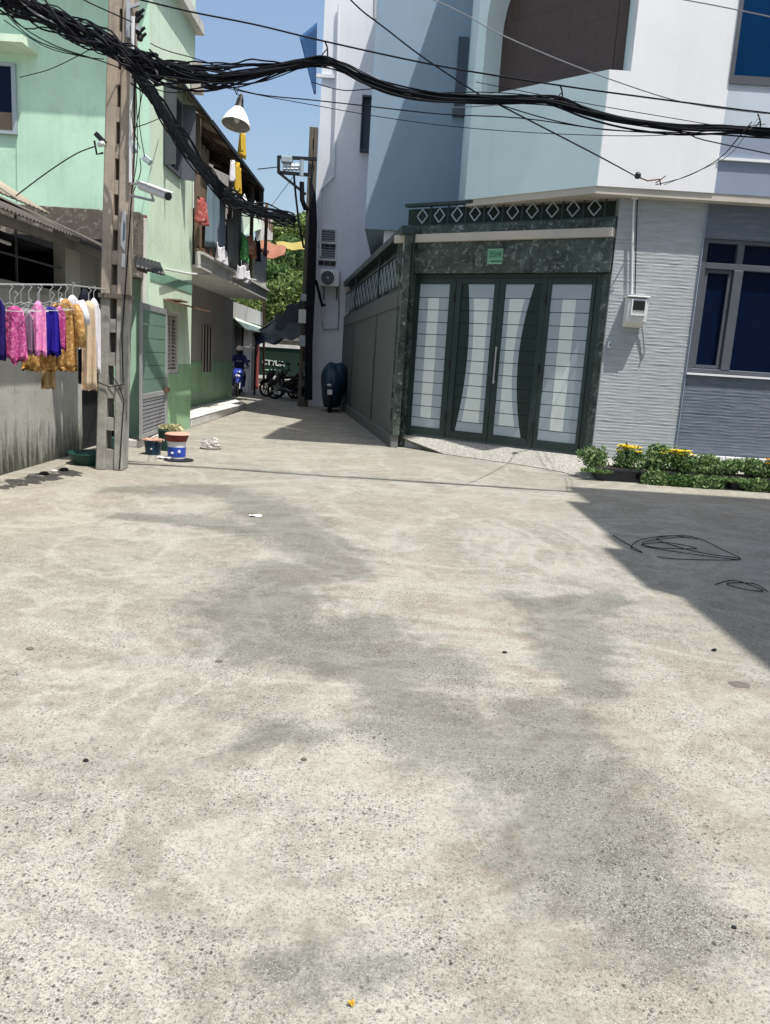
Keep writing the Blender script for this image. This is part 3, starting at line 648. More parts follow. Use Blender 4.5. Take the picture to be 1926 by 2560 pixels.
# marble slabs of the lintel, each with its joint
nsl = 5
for k in range(nsl):
    a = lerp(PL-.05, PR, k/nsl); b_ = lerp(PL-.05, PR, (k+1)/nsl)
    part(portal, 'marble_slab', M['marble'], gbox(MB(), a+.001, b_-.001, gt+.001, zled0, -.12, .13))
    part(portal, 'marble_slab', M['marble'], gbox(MB(), a+.001, b_-.001, zled1, zband, -.12, .10))
part(portal, 'ledge', M['beige'], gbox(MB(), PL-.08, PR, zled0, zled1, -.12, .20), bevel=.004)
part(portal, 'top_rail', M['gate'], gbox(gbox(MB(), PL+.05, PR, zlat-.05, zlat, .02, .12), PL+.02, PR, zband, zband+.03, .03, .09))
part(portal, 'backing', M['gatedark'], gbox(MB(), PL, PR, zband, zlat-.05, -.12, -.10))
dx0 = gu(1060, 560)[0]; dx1 = gu(1490, 523)[0]; zc = (zband+zlat-.03)/2
for k in range(10):
    u = lerp(dx0, dx1, k/9); s = 0.10
    P4 = [G(u-s, zc, .065), G(u, zc+s*1.15, .065), G(u+s, zc, .065), G(u, zc-s*1.15, .065)]
    d = MB()
    for i in range(4): d.bar(P4[i], P4[(i+1)%4], 0.016, 0.016, up=gn)
    part(portal, 'diamond', M['slatgrey'], d)
    part(portal, 'baluster', M['gate'], gbox(MB(), u+.5*(dx1-dx0)/9-.012, u+.5*(dx1-dx0)/9+.012, zband+.03, zlat-.05, .05, .075))
# number plate
pu, pz = gu(1247, 644); pu1 = gu(1272, 640)[0]
pl = single(gbox(MB(), pu-.135, pu+.135, pz-.12, pz+.12, .131, .14), 'number_plate', M['plategreen'], 'small green house number plate on the marble lintel over the gate', 'number plate')
def text(s, size, mat, parent, org, xd, yd, name='lettering', ext=0.002, align='CENTER', font_off=0.0):
    cu = bpy.data.curves.new(name, 'FONT'); cu.body = s; cu.size = size; cu.extrude = ext; cu.align_x = align; cu.align_y = 'CENTER'; cu.offset = font_off
    o = bpy.data.objects.new(name, cu); COL.objects.link(o)
    dg = bpy.context.evaluated_depsgraph_get(); me = bpy.data.meshes.new_from_object(o.evaluated_get(dg)); bpy.data.objects.remove(o)
    me.name = name
    xd = Vector(xd).normalized(); yd = Vector(yd).normalized(); zd = xd.cross(yd)
    base = Vector(parent['_b']) if parent is not None else Vector((0,0,0))
    R = Matrix((xd, yd, zd)).transposed().to_4x4(); R.translation = Vector(org) - base
    me.transform(R); me.materials.clear(); me.materials.append(mat)
    o = bpy.data.objects.new(name, me); COL.objects.link(o)
    if parent is not None: o.parent = parent
    return o
M['printdark'] = paint('dark_green_print', (0.03, 0.12, 0.06), rough=0.4, amt=0)
text('25/4', 0.12, M['printdark'], pl, G(pu, pz+.03, .1415), gd, (0, 0, 1), 'number')
part(pl, 'printed_line', M['printdark'], gbox(MB(), pu-.06, pu+.12, pz-.085, pz-.065, .14, .142))
part(pl, 'border', M['plateline'], gbox(gbox(gbox(MB(), pu-.13, pu+.13, pz+.105, pz+.115, .14, .142), pu-.13, pu+.13, pz-.05, pz-.04, .14, .142), pu-.13, pu+.13, pz-.115, pz-.105, .14, .142))

E0 = gz(983, 1119); E1 = gz(850, 1019)
yard = thing('yard_wall', 'long grey panelled yard wall with dark lattice top running up the lane', 'wall', tuple(E0))
ed = Vector((E1.x-E0.x, E1.y-E0.y, 0)); EL = ed.length; ed.normalize(); en = Vector((-ed.y, ed.x, 0))
if en.x > 0: en = -en
def Ew(t, z, d=0.0): return Vector((E0.x, E0.y, 0)) + ed*t + en*d + Vector((0, 0, z))
def ebox(m_, t0, t1, z0, z1, d0, d1): return m_.prism([Ew(t0, z0, d0), Ew(t1, z0, d0), Ew(t1, z1, d0), Ew(t0, z1, d0)], en*(d1-d0))
def et(x, y):
    p = apl(x, y, E0, E1); return (Vector((p.x, p.y, 0)) - Vector((E0.x, E0.y, 0))).dot(ed)
t1_, t2_ = et(936, 900), et(881, 900)
part(yard, 'plinth', M['yardwall'], ebox(MB(), 0, EL, 0, 0.22, -.08, .05), bevel=.008)
for a, b_ in ((0.03, t1_-.10), (t1_+.10, t2_-.12), (t2_+.12, EL-.1)):
    part(yard, 'panel', M['yardwall'], ebox(MB(), a, b_, .22, 2.46, -.07, 0.0), bevel=.004)
for t in (t1_, t2_, EL-.05): part(yard, 'post', M['gate'], ebox(MB(), t-.10, t+.10, .22, 2.46, -.12, .008))
part(yard, 'beam', M['yardwall'], ebox(MB(), 0, EL, 2.46, 2.74, -.08, .02), bevel=.006)
part(yard, 'top_rail', M['gate'], ebox(ebox(ebox(MB(), .0, EL, 3.64, 3.78, -.16, .08), 0, EL, 2.74, 2.79, -.05, 0), 0, EL, 3.40, 3.44, -.05, 0), bevel=.01)
part(yard, 'backing', M['gatedark'], ebox(MB(), 0, EL, 2.74, 3.64, -.15, -.12))
for t in (0.02, t1_, t2_): part(yard, 'post', M['gate'], ebox(MB(), t-.03, t+.03, 2.79, 3.64, -.07, .02))
for a, b_, n_ in ((0.1, t1_-.1, 7), (t1_+.1, t2_-.1, 7), (t2_+.1, EL-.1, 5)):
    for k in range(n_):
        t = lerp(a, b_, (k+.5)/n_); s = (b_-a)/n_*.42; zc_ = 3.10
        P4 = [Ew(t-s, zc_, .0), Ew(t, zc_+.25, .0), Ew(t+s, zc_, .0), Ew(t, zc_-.25, .0)]
        d = MB()
        for i in range(4): d.bar(P4[i], P4[(i+1)%4], 0.018, 0.018, up=en)
        part(yard, 'diamond', M['slatgrey'], d)
a = ay(1002, 585, E0.y); 
part(yard, 'end_cap', M['marble'], ebox(MB(), -.035, -.001, .22, 3.6, -.09, .025))
# pale plaster shoulder where wall and portal meet
part(yard, 'corner_block', M['concpale'], MB().prism([Ew(-.02, 3.3, .02), Ew(.15, 3.4, .02), Ew(.15, 3.5, .02), Ew(-.02, 3.5, .02)], -en*.08))

# ramp in front of the gate, platform along the stone wall
foot = [gz(990, 1108), gz(1110, 1136), gz(1300, 1163), gz(1400, 1180), gz(1478, 1200), Vector((7.5, 11.66, 0))]
topv = [G(PL, GZ, .02), G(.6, GZ, .02), G(1.9, GZ, .02), G(2.9, GZ, .02), Vector((3.2, 12.12, GZ)), Vector((7.5, 12.12, GZ))]
mb = MB(); n = len(foot); vs = [tuple(f + Vector((0, 0, .012))) for f in foot] + [tuple(t) for t in topv] + [(f.x, f.y, -.02) for f in foot]
mb.add(vs, [(i, i+1, n+i+1, n+i) for i in range(n-1)] + [(2*n+i, 2*n+i+1, i+1, i) for i in range(n-1)])
kind(mb.build('gate_ramp', M['ramp']), 'structure')
kind(MB().prism([G(PL, 0, .02), G(3.2, 0, .02), Vector((3.2, 12.12, 0)), (7.5, 12.12, 0), (7.5, 16, 0), (0.3, 17, 0)], (0, 0, GZ-.004)).build('yard_floor', M['concpale']), 'structure')

# meter box, bell, conduits, cable bracket on the front
def wb(x, y, d=0.0): return ay(x, y, YS-d)
a = ay(1572, 742, YS-.2); b_ = ay(1614, 820, YS-.2)
mx0, mx1, mz0, mz1 = a.x, b_.x, b_.z, a.z
meter = thing('meter_box', 'white plastic electricity meter box with small dark window on the stone wall', 'meter box', (a.x, YS, mz0))
part(meter, 'casing', M['plasticw'], MB().prism([(mx0, YS-.02, mz0), (mx0, YS-.20, mz0+.08), (mx0, YS-.22, mz1-.02), (mx0, YS-.02, mz1+.02)], (mx1-mx0, 0, 0)), bevel=.01)
part(meter, 'window', M['dark'], MB().box((mx0+.075, YS-.228, mz0+.25), (mx1-.06, YS-.205, mz1-.05)))
part(meter, 'window_frame', M['plasticw'], MB().box((mx0+.05, YS-.236, mz0+.17), (mx1-.035, YS-.2, mz0+.2)).box((mx0+.05, YS-.236, mz0+.2), (mx0+.07, YS-.2, mz1-.03)).box((mx1-.055, YS-.236, mz0+.2), (mx1-.035, YS-.2, mz1-.03)))
part(meter, 'cable', M['cablegrey'], MB().tube([(mx1-.02, YS-.05, mz0+.06), (mx1+.03, YS-.04, mz0-.1), wb(1612, 880, .03), wb(1606, 900, .03)], .012, 6))
part(meter, 'lid', M['plasticw'], MB().box((mx0-.015, YS-.24, mz1), (mx1+.015, YS-.02, mz1+.02)), bevel=.006)
a = ay(1524, 862, YS-.05)
bell = thing('doorbell', 'small grey doorbell button on the stone wall beside the gate', 'doorbell', tuple(a))
part(bell, 'casing', M['slatgrey'], MB().box((a.x-.03, YS-.06, a.z-.05), (a.x+.03, YS-.018, a.z+.06)), bevel=.008)
part(bell, 'button', M['blackm'], MB().lathe((a.x+.005, YS-.06, a.z+.01), [(.012, 0), (.012, .008)], 10, ax=(0, -1, 0)))
cd = thing('conduit', 'white conduit pipe running down the wall above the meter box', 'conduit', tuple(wb(1588, 560, .03)))
part(cd, 'pipe', M['plasticw'], MB().tube([wb(1590, 462, .12), wb(1588, 490, .10), wb(1585, 520, .06), wb(1582, 600, .06), wb(1580, 735, .06)], .016, 8))
part(cd, 'clip', M['plasticw'], MB().box(wb(1582, 486, .13), wb(1594, 500, .07)))
part(cd, 'cable', M['cable'], MB().tube([wb(1596, 450, .14), wb(1594, 500, .10), wb(1591, 600, .05), wb(1588, 735, .05)], .008, 6))
br = thing('cable_bracket', 'thin steel cable bracket with black insulator at the soffit edge', 'bracket', tuple(ay(1600, 445, YB-.2)))
part(br, 'insulator', M['blackm'], MB().lathe(ay(1594, 447, YB-.3), [(.02, 0), (.045, .02), (.045, .06), (.02, .09)], 10))
part(br, 'rod', M['rust'], MB().tube([ay(1594, 442, YB-.3), ay(1620, 452, YB-.25), ay(1650, 448, YB-.2), ay(1652, 462, YB-.05)], .01, 6).tube([ay(1640, 458, YB-.2), ay(1665, 440, YB-.2)], .008, 5))

# air conditioner on D
a = ay(801, 673, YD-.5); b_ = ay(848, 717, YD-.5)
ac = thing('air_conditioner', 'white outdoor air conditioner unit with round fan on the blue-grey wall', 'air conditioner', (a.x, YD-.3, b_.z))
part(ac, 'casing', M['plasticw'], MB().box((a.x, YD-.5, b_.z), (b_.x, YD-.12, a.z)), bevel=.02)
fc = Vector((lerp(a.x, b_.x, .40), YD-.505, (a.z+b_.z)/2)); fr_ = (a.z-b_.z)*.42
part(ac, 'fan_grille', M['blackm'], MB().lathe(fc + Vector((0, .002, 0)), [(0.001, .004), (fr_, .004), (fr_, 0)], 24, ax=(0, -1, 0)))
gr = MB()
for k in range(4): 
    r_ = fr_*(k+1)/4; gr.tube([fc + Vector((r_*math.cos(t*math.pi/12), -.012, r_*math.sin(t*math.pi/12))) for t in range(25)], .006, 4)
part(ac, 'grille_ring', M['slatgrey'], gr); part(ac, 'hub', M['slatgrey'], MB().lathe(fc + Vector((0, -.006, 0)), [(.04, 0), (.03, .015)], 12, ax=(0, -1, 0)))
for x_ in (a.x+.1, b_.x-.1): part(ac, 'bracket', M['blackm'], MB().bar((x_, YD, b_.z-.03), (x_, YD-.45, b_.z-.03), .03, .03).bar((x_, YD, b_.z-.35), (x_, YD, b_.z), .03, .03))
part(ac, 'pipe', M['cablegrey'], MB().tube([(b_.x-.05, YD-.2, b_.z), (b_.x, YD-.06, b_.z-.6), (b_.x+.0, YD-.05, b_.z-1.2), (b_.x-.45, YD-.05, b_.z-1.25), (b_.x-.5, YD-.05, b_.z-1.0)], .02, 6))
aw = thing('tarpaulin_sail', 'blue pointed tarpaulin fixed high on the side of the tall white house', 'tarpaulin', tuple(ay(800, 150, 23.5)))
P_ = [ay(793, 56, 24.0), ay(749, 92, 22.8), ay(786, 236, 23.2), ay(790, 236, 24.0)]
aw2 = MB(); 
def sail(u, v):
    l = P_[1].lerp(P_[2], v); r = P_[0].lerp(P_[3], v); q = l.lerp(r, u); q.y += .12*math.sin(u*math.pi)*math.sin(v*math.pi); return q
M['sail'] = paint('blue_sail', (0.006, 0.06, 0.17), rough=0.7, amt=0.1)
part(aw, 'sheet', M['sail'], aw2.sheet(sail, 8, 12, .01), smooth=True)

# neighbouring house to the right (outside the frame, shades the lane)
HH = 10.0; ox, oy = 0.285*HH, 0.268*HH
nb = thing('house', 'plain grey terraced house beyond the right edge shading the lane', 'house', (8, 4, 0))
part(nb, 'wall', M['concpale'], MB().box((2.13+ox, -6, 0), (12, 5.46-oy, HH)).box((1.93+ox, 5.46-oy, 3.2), (12, 6.72-oy, HH)).box((2.15+ox, 6.72-oy, 0), (12, 9.12-oy, HH)))
part(nb, 'parapet', M['white'], MB().box((3.72+ox, 5, HH+.001), (12, 9.12-oy, HH+4.6)))
part(nb, 'roof', M['tin'], MB().box((2.13+ox, -6, HH+.001), (12, 4.6, HH+.06)))
part(nb, 'window', M['glass'], MB().box((2.13+ox-.02, 1.0, 1.0), (2.13+ox-.001, 2.2, 2.2)))

# ================================================================ GREEN BUILDING (left)
XG, YG, YG2 = -3.87, 12.42, 15.0
gb = thing('building', 'mint green two-storey building with darker green lower wall behind the utility pole', 'building', (XG, YG, 0))
ZR = ay(506, 84, YG2).z
part(gb, 'front_wall', M['green'], MB().box((-14, YG, 0), (XG-.006, YG+.25, ZR)))
part(gb, 'side_wall', M['greenside'], MB().box((XG-.006, YG+.001, zd if False else 1.22), (XG, YG+.25, ZR)))
part(gb, 'dado', M['dado'], MB().box((XG-.006, YG-.002, 0), (XG+.004, YG+.25, 1.22)))
zd = 1.22
wins = []   # side wall with openings: (y0,y1,z0,z1)
s1 = (ax(417, 860, XG).y, ax(449, 860, XG).y, ax(433, 935, XG).z, ax(433, 781, XG).z)
u1_ = (ax(410, 360, XG).y, ax(470, 360, XG).y, ax(440, 425, XG).z, ax(440, 268, XG).z)
u1_ = (ax(408, 360, XG).y, ax(452, 360, XG).y, 4.35, 5.55)
dr = (YG+.30, ax(393, 900, XG).y, 0.0, 2.12)
def wallx(m_, y0, y1, z0, z1, holes, x0, x1):
    ys = sorted(set([y0, y1] + [h for q in holes for h in q[:2]])); zs = sorted(set([z0, z1] + [h for q in holes for h in q[2:]]))
    ys = [v for v in ys if y0 <= v <= y1]; zs = [v for v in zs if z0 <= v <= z1]
    for i in range(len(ys)-1):
        run = None
        for j in range(len(zs)-1):
            cy_, cz = (ys[i]+ys[i+1])/2, (zs[j]+zs[j+1])/2
            if any(q[0] < cy_ < q[1] and q[2] < cz < q[3] for q in holes): continue
            m_.box((x0, ys[i], zs[j]), (x1, ys[i+1], zs[j+1]))
    return m_
part(gb, 'side_wall', M['greenside'], wallx(MB(), YG+.2501, YG2, zd, ZR, [s1, u1_, dr], XG-.2, XG))
part(gb, 'dado', M['dado'], wallx(MB(), YG+.2501, YG2, 0, zd, [s1, dr], XG-.2, XG+.004))
part(gb, 'back_wall', M['greenside'], MB().box((-14, YG2-.2, 0), (XG-.2, YG2, ZR)))
za, zb_ = ax(420, 714, XG).z, ax(420, 688, XG).z
part(gb, 'band', M['bandgreen'], MB().box((XG, YG+.05, za), (XG+.012, YG2-.02, zb_)))
part(gb, 'roof', M['concpale'], MB().box((-14, YG-.58, ZR), (XG+.14, YG2+.1, ZR+.16)))
part(gb, 'parapet', M['greenside'], MB().box((-14, YG, ZR+.16), (XG, YG+.1, ZR+.9)).box((XG-.1, YG+.1, ZR+.16), (XG, YG2, ZR+.9)))
part(gb, 'interior', M['dark'], MB().box((XG-1.0, YG+.3, 0.05), (XG-.95, YG2-.25, ZR-.2)))
# lower louvred window
w_ = part(gb, 'window', M['concpale'], MB().box((XG-.12, s1[0], s1[2]), (XG-.02, s1[0]+.06, s1[3])).box((XG-.12, s1[1]-.06, s1[2]), (XG-.02, s1[1], s1[3])).box((XG-.12, s1[0]+.06, s1[3]-.06), (XG-.02, s1[1]-.06, s1[3])).box((XG-.12, s1[0]+.06, s1[2]), (XG-.02, s1[1]-.06, s1[2]+.08)))
ym = (s1[0]+s1[1])/2
for (ya, yb) in ((s1[0]+.06, ym-.01), (ym+.01, s1[1]-.06)):
    part(w_, 'shutter', M['recess'], MB().box((XG-.08, ya, s1[2]+.08), (XG-.04, ya+.04, s1[3]-.06)).box((XG-.08, yb-.04, s1[2]+.08), (XG-.04, yb, s1[3]-.06)))
    for k in range(14):
        z = lerp(s1[2]+.13, s1[3]-.1, k/13)
        part(w_, 'louvre', M['recess'] if k > 6 else M['concpale'], MB().bar((XG-.06, ya+.04, z), (XG-.06, yb-.04, z), .045, .010, up=(.7, 0, 1)))
a = ax(405, 749, XG); b_ = ax(492, 771, XG)
part(gb, 'hood', M['rust'], MB().prism([(XG, s1[0]-.22, s1[3]+.16), (XG, s1[1]+.5, s1[3]+.16), (XG+.42, s1[1]+.5, s1[3]+.08), (XG+.42, s1[0]-.22, s1[3]+.08)], (0, 0, .025)))
part(gb, 'board', M['wood'], MB().box((XG+.02, s1[0]-.1, s1[3]+.175), (XG+.25, s1[0]+.4, s1[3]+.2)))
# upper window with opened shutters
w_ = part(gb, 'window', M['alum'], MB().box((XG-.15, u1_[0], u1_[2]), (XG+.02, u1_[0]+.05, u1_[3])).box((XG-.15, u1_[1]-.05, u1_[2]), (XG+.02, u1_[1], u1_[3])).box((XG-.15, u1_[0]+.05, u1_[3]-.05), (XG+.02, u1_[1]-.05, u1_[3])).box((XG-.15, u1_[0]+.05, u1_[2]), (XG+.05, u1_[1]-.05, u1_[2]+.05)))
part(w_, 'pane', M['glass'], MB().box((XG-.12, u1_[0]+.05, u1_[2]+.05), (XG-.1, u1_[1]-.05, u1_[3]-.05)))
for yy, sg in ((u1_[0], -1), (u1_[1], 1)):
    q = MB(); hx = .26; e0 = Vector((XG+.03, yy, 0)); e1 = Vector((XG+.03+hx*.75, yy+sg*hx*.35, 0))
    q.prism([(e0.x, e0.y, u1_[2]), (e1.x, e1.y, u1_[2]), (e1.x, e1.y, u1_[3]), (e0.x, e0.y, u1_[3])], (0, .03, 0))
    sh_ = part(w_, 'shutter', M['alum'], q)
    for k in range(4):
        f0 = (k+.12)/4; f1 = (k+.88)/4; pa = e0.lerp(e1, f0); pb_ = e0.lerp(e1, f1)
# upper left front window and hood
a = ay(10, 158, YG); b_ = ay(46, 338, YG)
fr = MB().box((b_.x-.06, YG-.05, b_.z), (b_.x, YG, a.z)).box((-6.6, YG-.05, a.z-.05), (b_.x-.06, YG, a.z)).box((-6.6, YG-.05, b_.z), (b_.x-.06, YG, b_.z+.05))
w_ = part(gb, 'window', M['slatgrey'], fr); part(w_, 'pane', M['glass'], MB().box((-6.6, YG-.02, b_.z+.3), (b_.x-.06, YG-.005, a.z-.05)))
part(w_, 'lower_panel', M['wood'], MB().box((-6.6, YG-.03, b_.z+.05), (b_.x-.06, YG-.012, b_.z+.3)))
a = ay(72, 120, YG-.2)
part(gb, 'hood', M['greenside'], MB().prism([(a.x+.05, YG, a.z-.03), (a.x-.02, YG-.35, a.z+.02), (a.x-.02, YG-.35, a.z+.12), (a.x+.05, YG, a.z+.1)], (-3, 0, 0)))
# metal door standing ajar
d0 = Vector((-3.72, 11.55, 0)); d1 = Vector((XG+.03, 13.32, 0)); dd = (d1-d0); dl = dd.length; dd.normalize(); dnn = Vector((-dd.y, dd.x, 0)) * -1
def D(u, z, d=0.0): return d0 + dd*u + dnn*d + Vector((0, 0, z))
def dbox(m_, u0, u1, z0, z1, t0, t1): return m_.prism([D(u0, z0, t0), D(u1, z0, t0), D(u1, z1, t0), D(u0, z1, t0)], dnn*(t1-t0))
M['doorgreen'] = paint('grey_green_door', (0.15, 0.24, 0.19), rough=0.5, amt=0.2, dirt=(0.12, 0.16, 0.13), scale=2)
M['doorgrey'] = paint('grey_door_panel', (0.26, 0.26, 0.28), rough=0.5, amt=0.2, scale=2)
dz = 0.13; dt = 2.12
door = part(gb, 'door', M['steel'], dbox(dbox(dbox(dbox(dbox(MB(), 0, .07, dz, dt, -.02, .02), dl-.16, dl, dz, dt, -.02, .02), .07, dl-.16, dt-.09, dt, -.02, .02), .07, dl-.16, dz, dz+.07, -.02, .02), .07, dl-.16, .72, .80, -.02, .02), bevel=.004)
for k in range(6):
    z0 = lerp(.80, dt-.09, k/6); z1 = lerp(.80, dt-.09, (k+1)/6); part(door, 'panel', M['doorgreen'], dbox(MB(), .07, dl-.16, z0+.004, z1-.004, -.012, .010))
for k in range(9):
    z0 = lerp(dz+.07, .72, k/9); z1 = lerp(dz+.07, .72, (k+1)/9); part(door, 'louvre', M['doorgrey'], dbox(MB(), .07, dl-.16, z0+.012, z1-.004, -.012, .012))
part(door, 'latch', M['rust'], dbox(MB(), dl-.30, dl-.02, .76, .84, .02, .06), bevel=.01)
part(gb, 'doorstep', M['concpale'], MB().box((XG-.1, 11.6, 0), (XG+.12, 13.5, .11)), bevel=.01)
# narrow red and grey corner strip
part(gb, 'pipe', M['concpale'], MB().tube([(XG-.06, YG-.06, 0.1), (XG-.06, YG-.06, 3.4)], .05, 8))
part(gb, 'corner_strip', M['redpaint'], MB().box((XG-.16, YG-.03, 2.75), (XG-.03, YG-.002, 3.45)))
part(gb, 'pipe', M['plasticw'], MB().tube([ax(480, 190, XG+.03), ax(484, 300, XG+.03), ax(484, 520, XG+.03)], .014, 6))
a = ax(516, 232, XG+.05)
part(gb, 'roof_box', M['recess'], MB().box((XG+.02, YG2-.3, a.z-.25), (XG+.18, YG2-.02, a.z+.2)))

# small corrugated canopy between the pole and the corner
a0 = ay(333, 645, 11.3); 
def corr(P00, P10, P01, P11, amp, waves, nu, nv=2, th=.008):
    P00, P10, P01, P11 = map(Vector, (P00, P10, P01, P11))
    nrm = (P10-P00).cross(P01-P00).normalized()
    return lambda u, v: P00.lerp(P10, u).lerp(P01.lerp(P11, u), v) + nrm*amp*math.sin(u*waves*2*math.pi)
ca = single(MB().sheet(corr(ay(338, 640, 11.7), ay(400, 658, 11.9), ay(340, 668, 11.1), ay(412, 688, 11.3), .006, 7, 56, 2), 56, 2, .02), 'canopy', M['blackm'], 'small dark corrugated canopy sticking out above the grey-green metal door', 'canopy', smooth=True)
part(ca, 'batten', M['wood'], MB().bar(ay(345, 672, 11.5), ay(368, 680, 11.5), .06, .05), loc=tuple(ca.location))
single(MB().tube([ax(410, 672, XG+.1), ax(470, 684, XG+.05), ay(560, 688, 17.5), ay(640, 700, 19.5)], .018, 6), 'hanging_pipe', M['plasticw'], 'thin white pipe reaching from the green wall to the balcony', 'pipe')

# ================================================================ SHED (left)
XSH = -4.27
shed = thing('shed', 'low grey shed with stained wall, dark barred opening and corrugated roof', 'shed', (XSH, 9, 0))
yo1 = ax(166, 800, XSH).y; ye = ax(204, 900, XSH).y
zsill = ax(120, 722, XSH).z
part(shed, 'wall', M['damp'], MB().box((XSH-.15, 3, 0), (XSH, ye, zsill)).box((XSH-.15, yo1, zsill), (XSH, ye, 2.9)))
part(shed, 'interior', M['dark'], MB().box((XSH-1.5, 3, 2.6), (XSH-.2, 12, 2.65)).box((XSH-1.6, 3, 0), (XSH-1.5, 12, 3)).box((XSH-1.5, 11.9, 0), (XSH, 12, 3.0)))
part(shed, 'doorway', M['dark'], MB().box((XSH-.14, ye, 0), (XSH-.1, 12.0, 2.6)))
part(shed, 'lintel', M['greywall'], MB().box((XSH-.15, ye, 2.25), (XSH-.02, 12.0, 2.7)))
for y_ in (6.5, 7.2, 7.95, 8.55, 9.1): part(shed, 'window_bar', M['alum'], MB().box((XSH-.08, y_, zsill), (XSH-.06, y_+.02, 2.85)))
for z_ in (zsill+.28, zsill+.62): part(shed, 'window_bar', M['alum'], MB().box((XSH-.07, 3, z_), (XSH-.05, yo1, z_+.022)))
part(shed, 'tube_light', M['plasticw'], MB().tube([(XSH-.04, 8.0, zsill+.42), (XSH-.04, 8.9, zsill+.40)], .02, 8))
xe = -3.78; zn = ax(10, 524, xe); zf = ax(244, 612, xe); ze = (zn.z+zf.z)/2
roofm = MB()
rp = lambda u, v: Vector((lerp(xe, -7.0, v), lerp(4.0, 11.6, u), lerp(ze, ze+1.25, v) + .011*math.sin(u*2*math.pi*95)))
roofm.sheet(rp, 760, 2, .006); part(shed, 'roof', M['tin'], roofm, smooth=True)
part(shed, 'eave_beam', M['concdark'], MB().box((xe-.10, 4.0, ze-.13), (xe-.05, 11.5, ze-.035)))
part(shed, 'roof', M['tinbeige'], MB().sheet(lambda u, v: Vector((lerp(-4.6, -7.2, v), lerp(7.0, 10.6, u), lerp(ze+.42, ze+1.9, v)+.006*math.sin(u*2*math.pi*30))), 240, 2, .02), smooth=True)
M['mottle'] = paint('mossy_spotted_concrete', (0.12, 0.105, 0.085), rough=.95, amt=.9, dirt=(0.5, 0.47, 0.42), scale=5, bstr=.8)
part(shed, 'parapet', M['mottle'], MB().box((-9, 12.1, 2.5), (XG-.05, 12.38, ay(200, 517, 12.0).z)), bevel=.01)
part(shed, 'sill', M['greywall'], MB().box((XSH-.18, 3, zsill-.07), (XSH+.03, yo1+.02, zsill)), bevel=.006)
for k in range(46):   # leaf litter and moss lumps on the old parapet top
    pass
# laundry rail, hangers, garments
R0 = Vector((-3.55, 7.22, 0)); R1 = Vector((-3.27, 8.50, 0))
def rp_(x, y): return apl(x, y, R0, R1)
ra, rb = rp_(2, 711), rp_(166, 712)
single(MB().tube([ra + (ra-rb)*.5, ra, rb, Vector((-3.40, 9.28, rb.z+.06))], .008, 6), 'clothes_line', M['steel'], 'thin steel line along the shed carrying the hanging clothes', 'clothes line')
def hanger(p, wid, yaw, lab, m='steel', drop=.12):
    d = Vector((math.cos(yaw), math.sin(yaw), 0)); b0 = Vector(p)
    q = MB(); hk = [b0 + d*(.028*math.sin(t)) + Vector((0, 0, .02 - .028*(1-math.cos(t))*.5 + .0)) for t in [math.pi*i/6 for i in range(7)]]
    q.tube([b0 + Vector((0, 0, 0)), b0 + d*.03 + Vector((0, 0, -.02)), b0 + Vector((0, 0, -.06)), b0 + Vector((0, 0, -drop)), b0 - d*wid/2 + Vector((0, 0, -drop-.075)), b0 + d*wid/2 + Vector((0, 0, -drop-.075)), b0 + Vector((0, 0, -drop))], .0045, 5)
    return single(q, 'clothes_hanger', M[m], lab, 'hanger', group='clothes hangers on the line')
def garment(name, label, cat, top, wid, length, mat, yaw=.35, shape='shirt', sleeve=0.0, hang=True, hem=1.1, point=0.0, drop=.13):
    """closed folded cloth body: rings from shoulder to hem"""
    top = Vector(top); d = Vector((math.cos(yaw), math.sin(yaw), 0)); nn = Vector((-d.y, d.x, 0))
    q = MB(); n_ = 36; m_ = 12; ph = random.random()*6; vs = []
    for j in range(m_+1):
        v = j/m_
        w_ = wid/2*(0.55 + .45*min(1, v*9)) if shape == 'shirt' else wid/2*(.8+.2*v)
        w_ *= lerp(1, hem, v)
        for i in range(n_):
            a_ = 2*math.pi*i/n_; fold = .026*math.sin(5*a_+ph+v*1.6)*(0.25+v) + .016*math.sin(9*a_+ph*2+v)*v
            x_ = w_*math.cos(a_)*(1+.05*math.sin(3*v+ph)); y_ = (.018+.012*v)*math.sin(a_) + fold
            zz = -v*length + (.04*(abs(math.cos(a_))**2)*-1 if j < 2 else 0)
            if j == m_: zz += .03*math.sin(5*a_+ph) - point*(1-abs(math.cos(a_)))
            elif j > m_*.6: zz -= point*(1-abs(math.cos(a_)))*(v-.6)/.4
            vs.append(top + d*x_ + nn*y_ + Vector((0, 0, zz)))
    fs = [(j*n_+i, j*n_+(i+1)%n_, (j+1)*n_+(i+1)%n_, (j+1)*n_+i) for j in range(m_) for i in range(n_)] + [tuple(range(n_)), tuple(range(m_*n_+n_-1, m_*n_-1, -1))]
    q.add(vs, fs)
    o = single(q, name, M[mat], label, cat, group=None, smooth=True, base=tuple(top))
    if sleeve > 0:
        for sg in (-1, 1):
            a_ = top + d*(sg*wid*.42) + Vector((0, 0, -.05)); pts = [a_, a_ + d*(sg*wid*.16) + Vector((0, 0, -.09)), a_ + d*(sg*wid*.26) + Vector((0, 0, -sleeve*.6)), a_ + d*(sg*wid*.28)+ nn*.01 + Vector((0, 0, -sleeve))]
            sb = MB().tube(pts, [.045, .055, .052, .055], 10)
            part(o, 'sleeve', M[mat], sb, smooth=True, loc=tuple(top))
    if hang: hanger(top + Vector((0, 0, drop)), wid*.9, yaw, 'wire hanger holding the ' + label)
    return o
def gar(xc_, y0, y1, wpx, mat, name, label, cat, off=0.0, **k):
    p = rp_(xc_, y0); t = p + Vector((off, -off*.3, 0)); sc_ = p.y/1976
    return garment(name, label, cat, t, wpx*sc_*1.03, (y1-y0)*sc_, mat, **k)
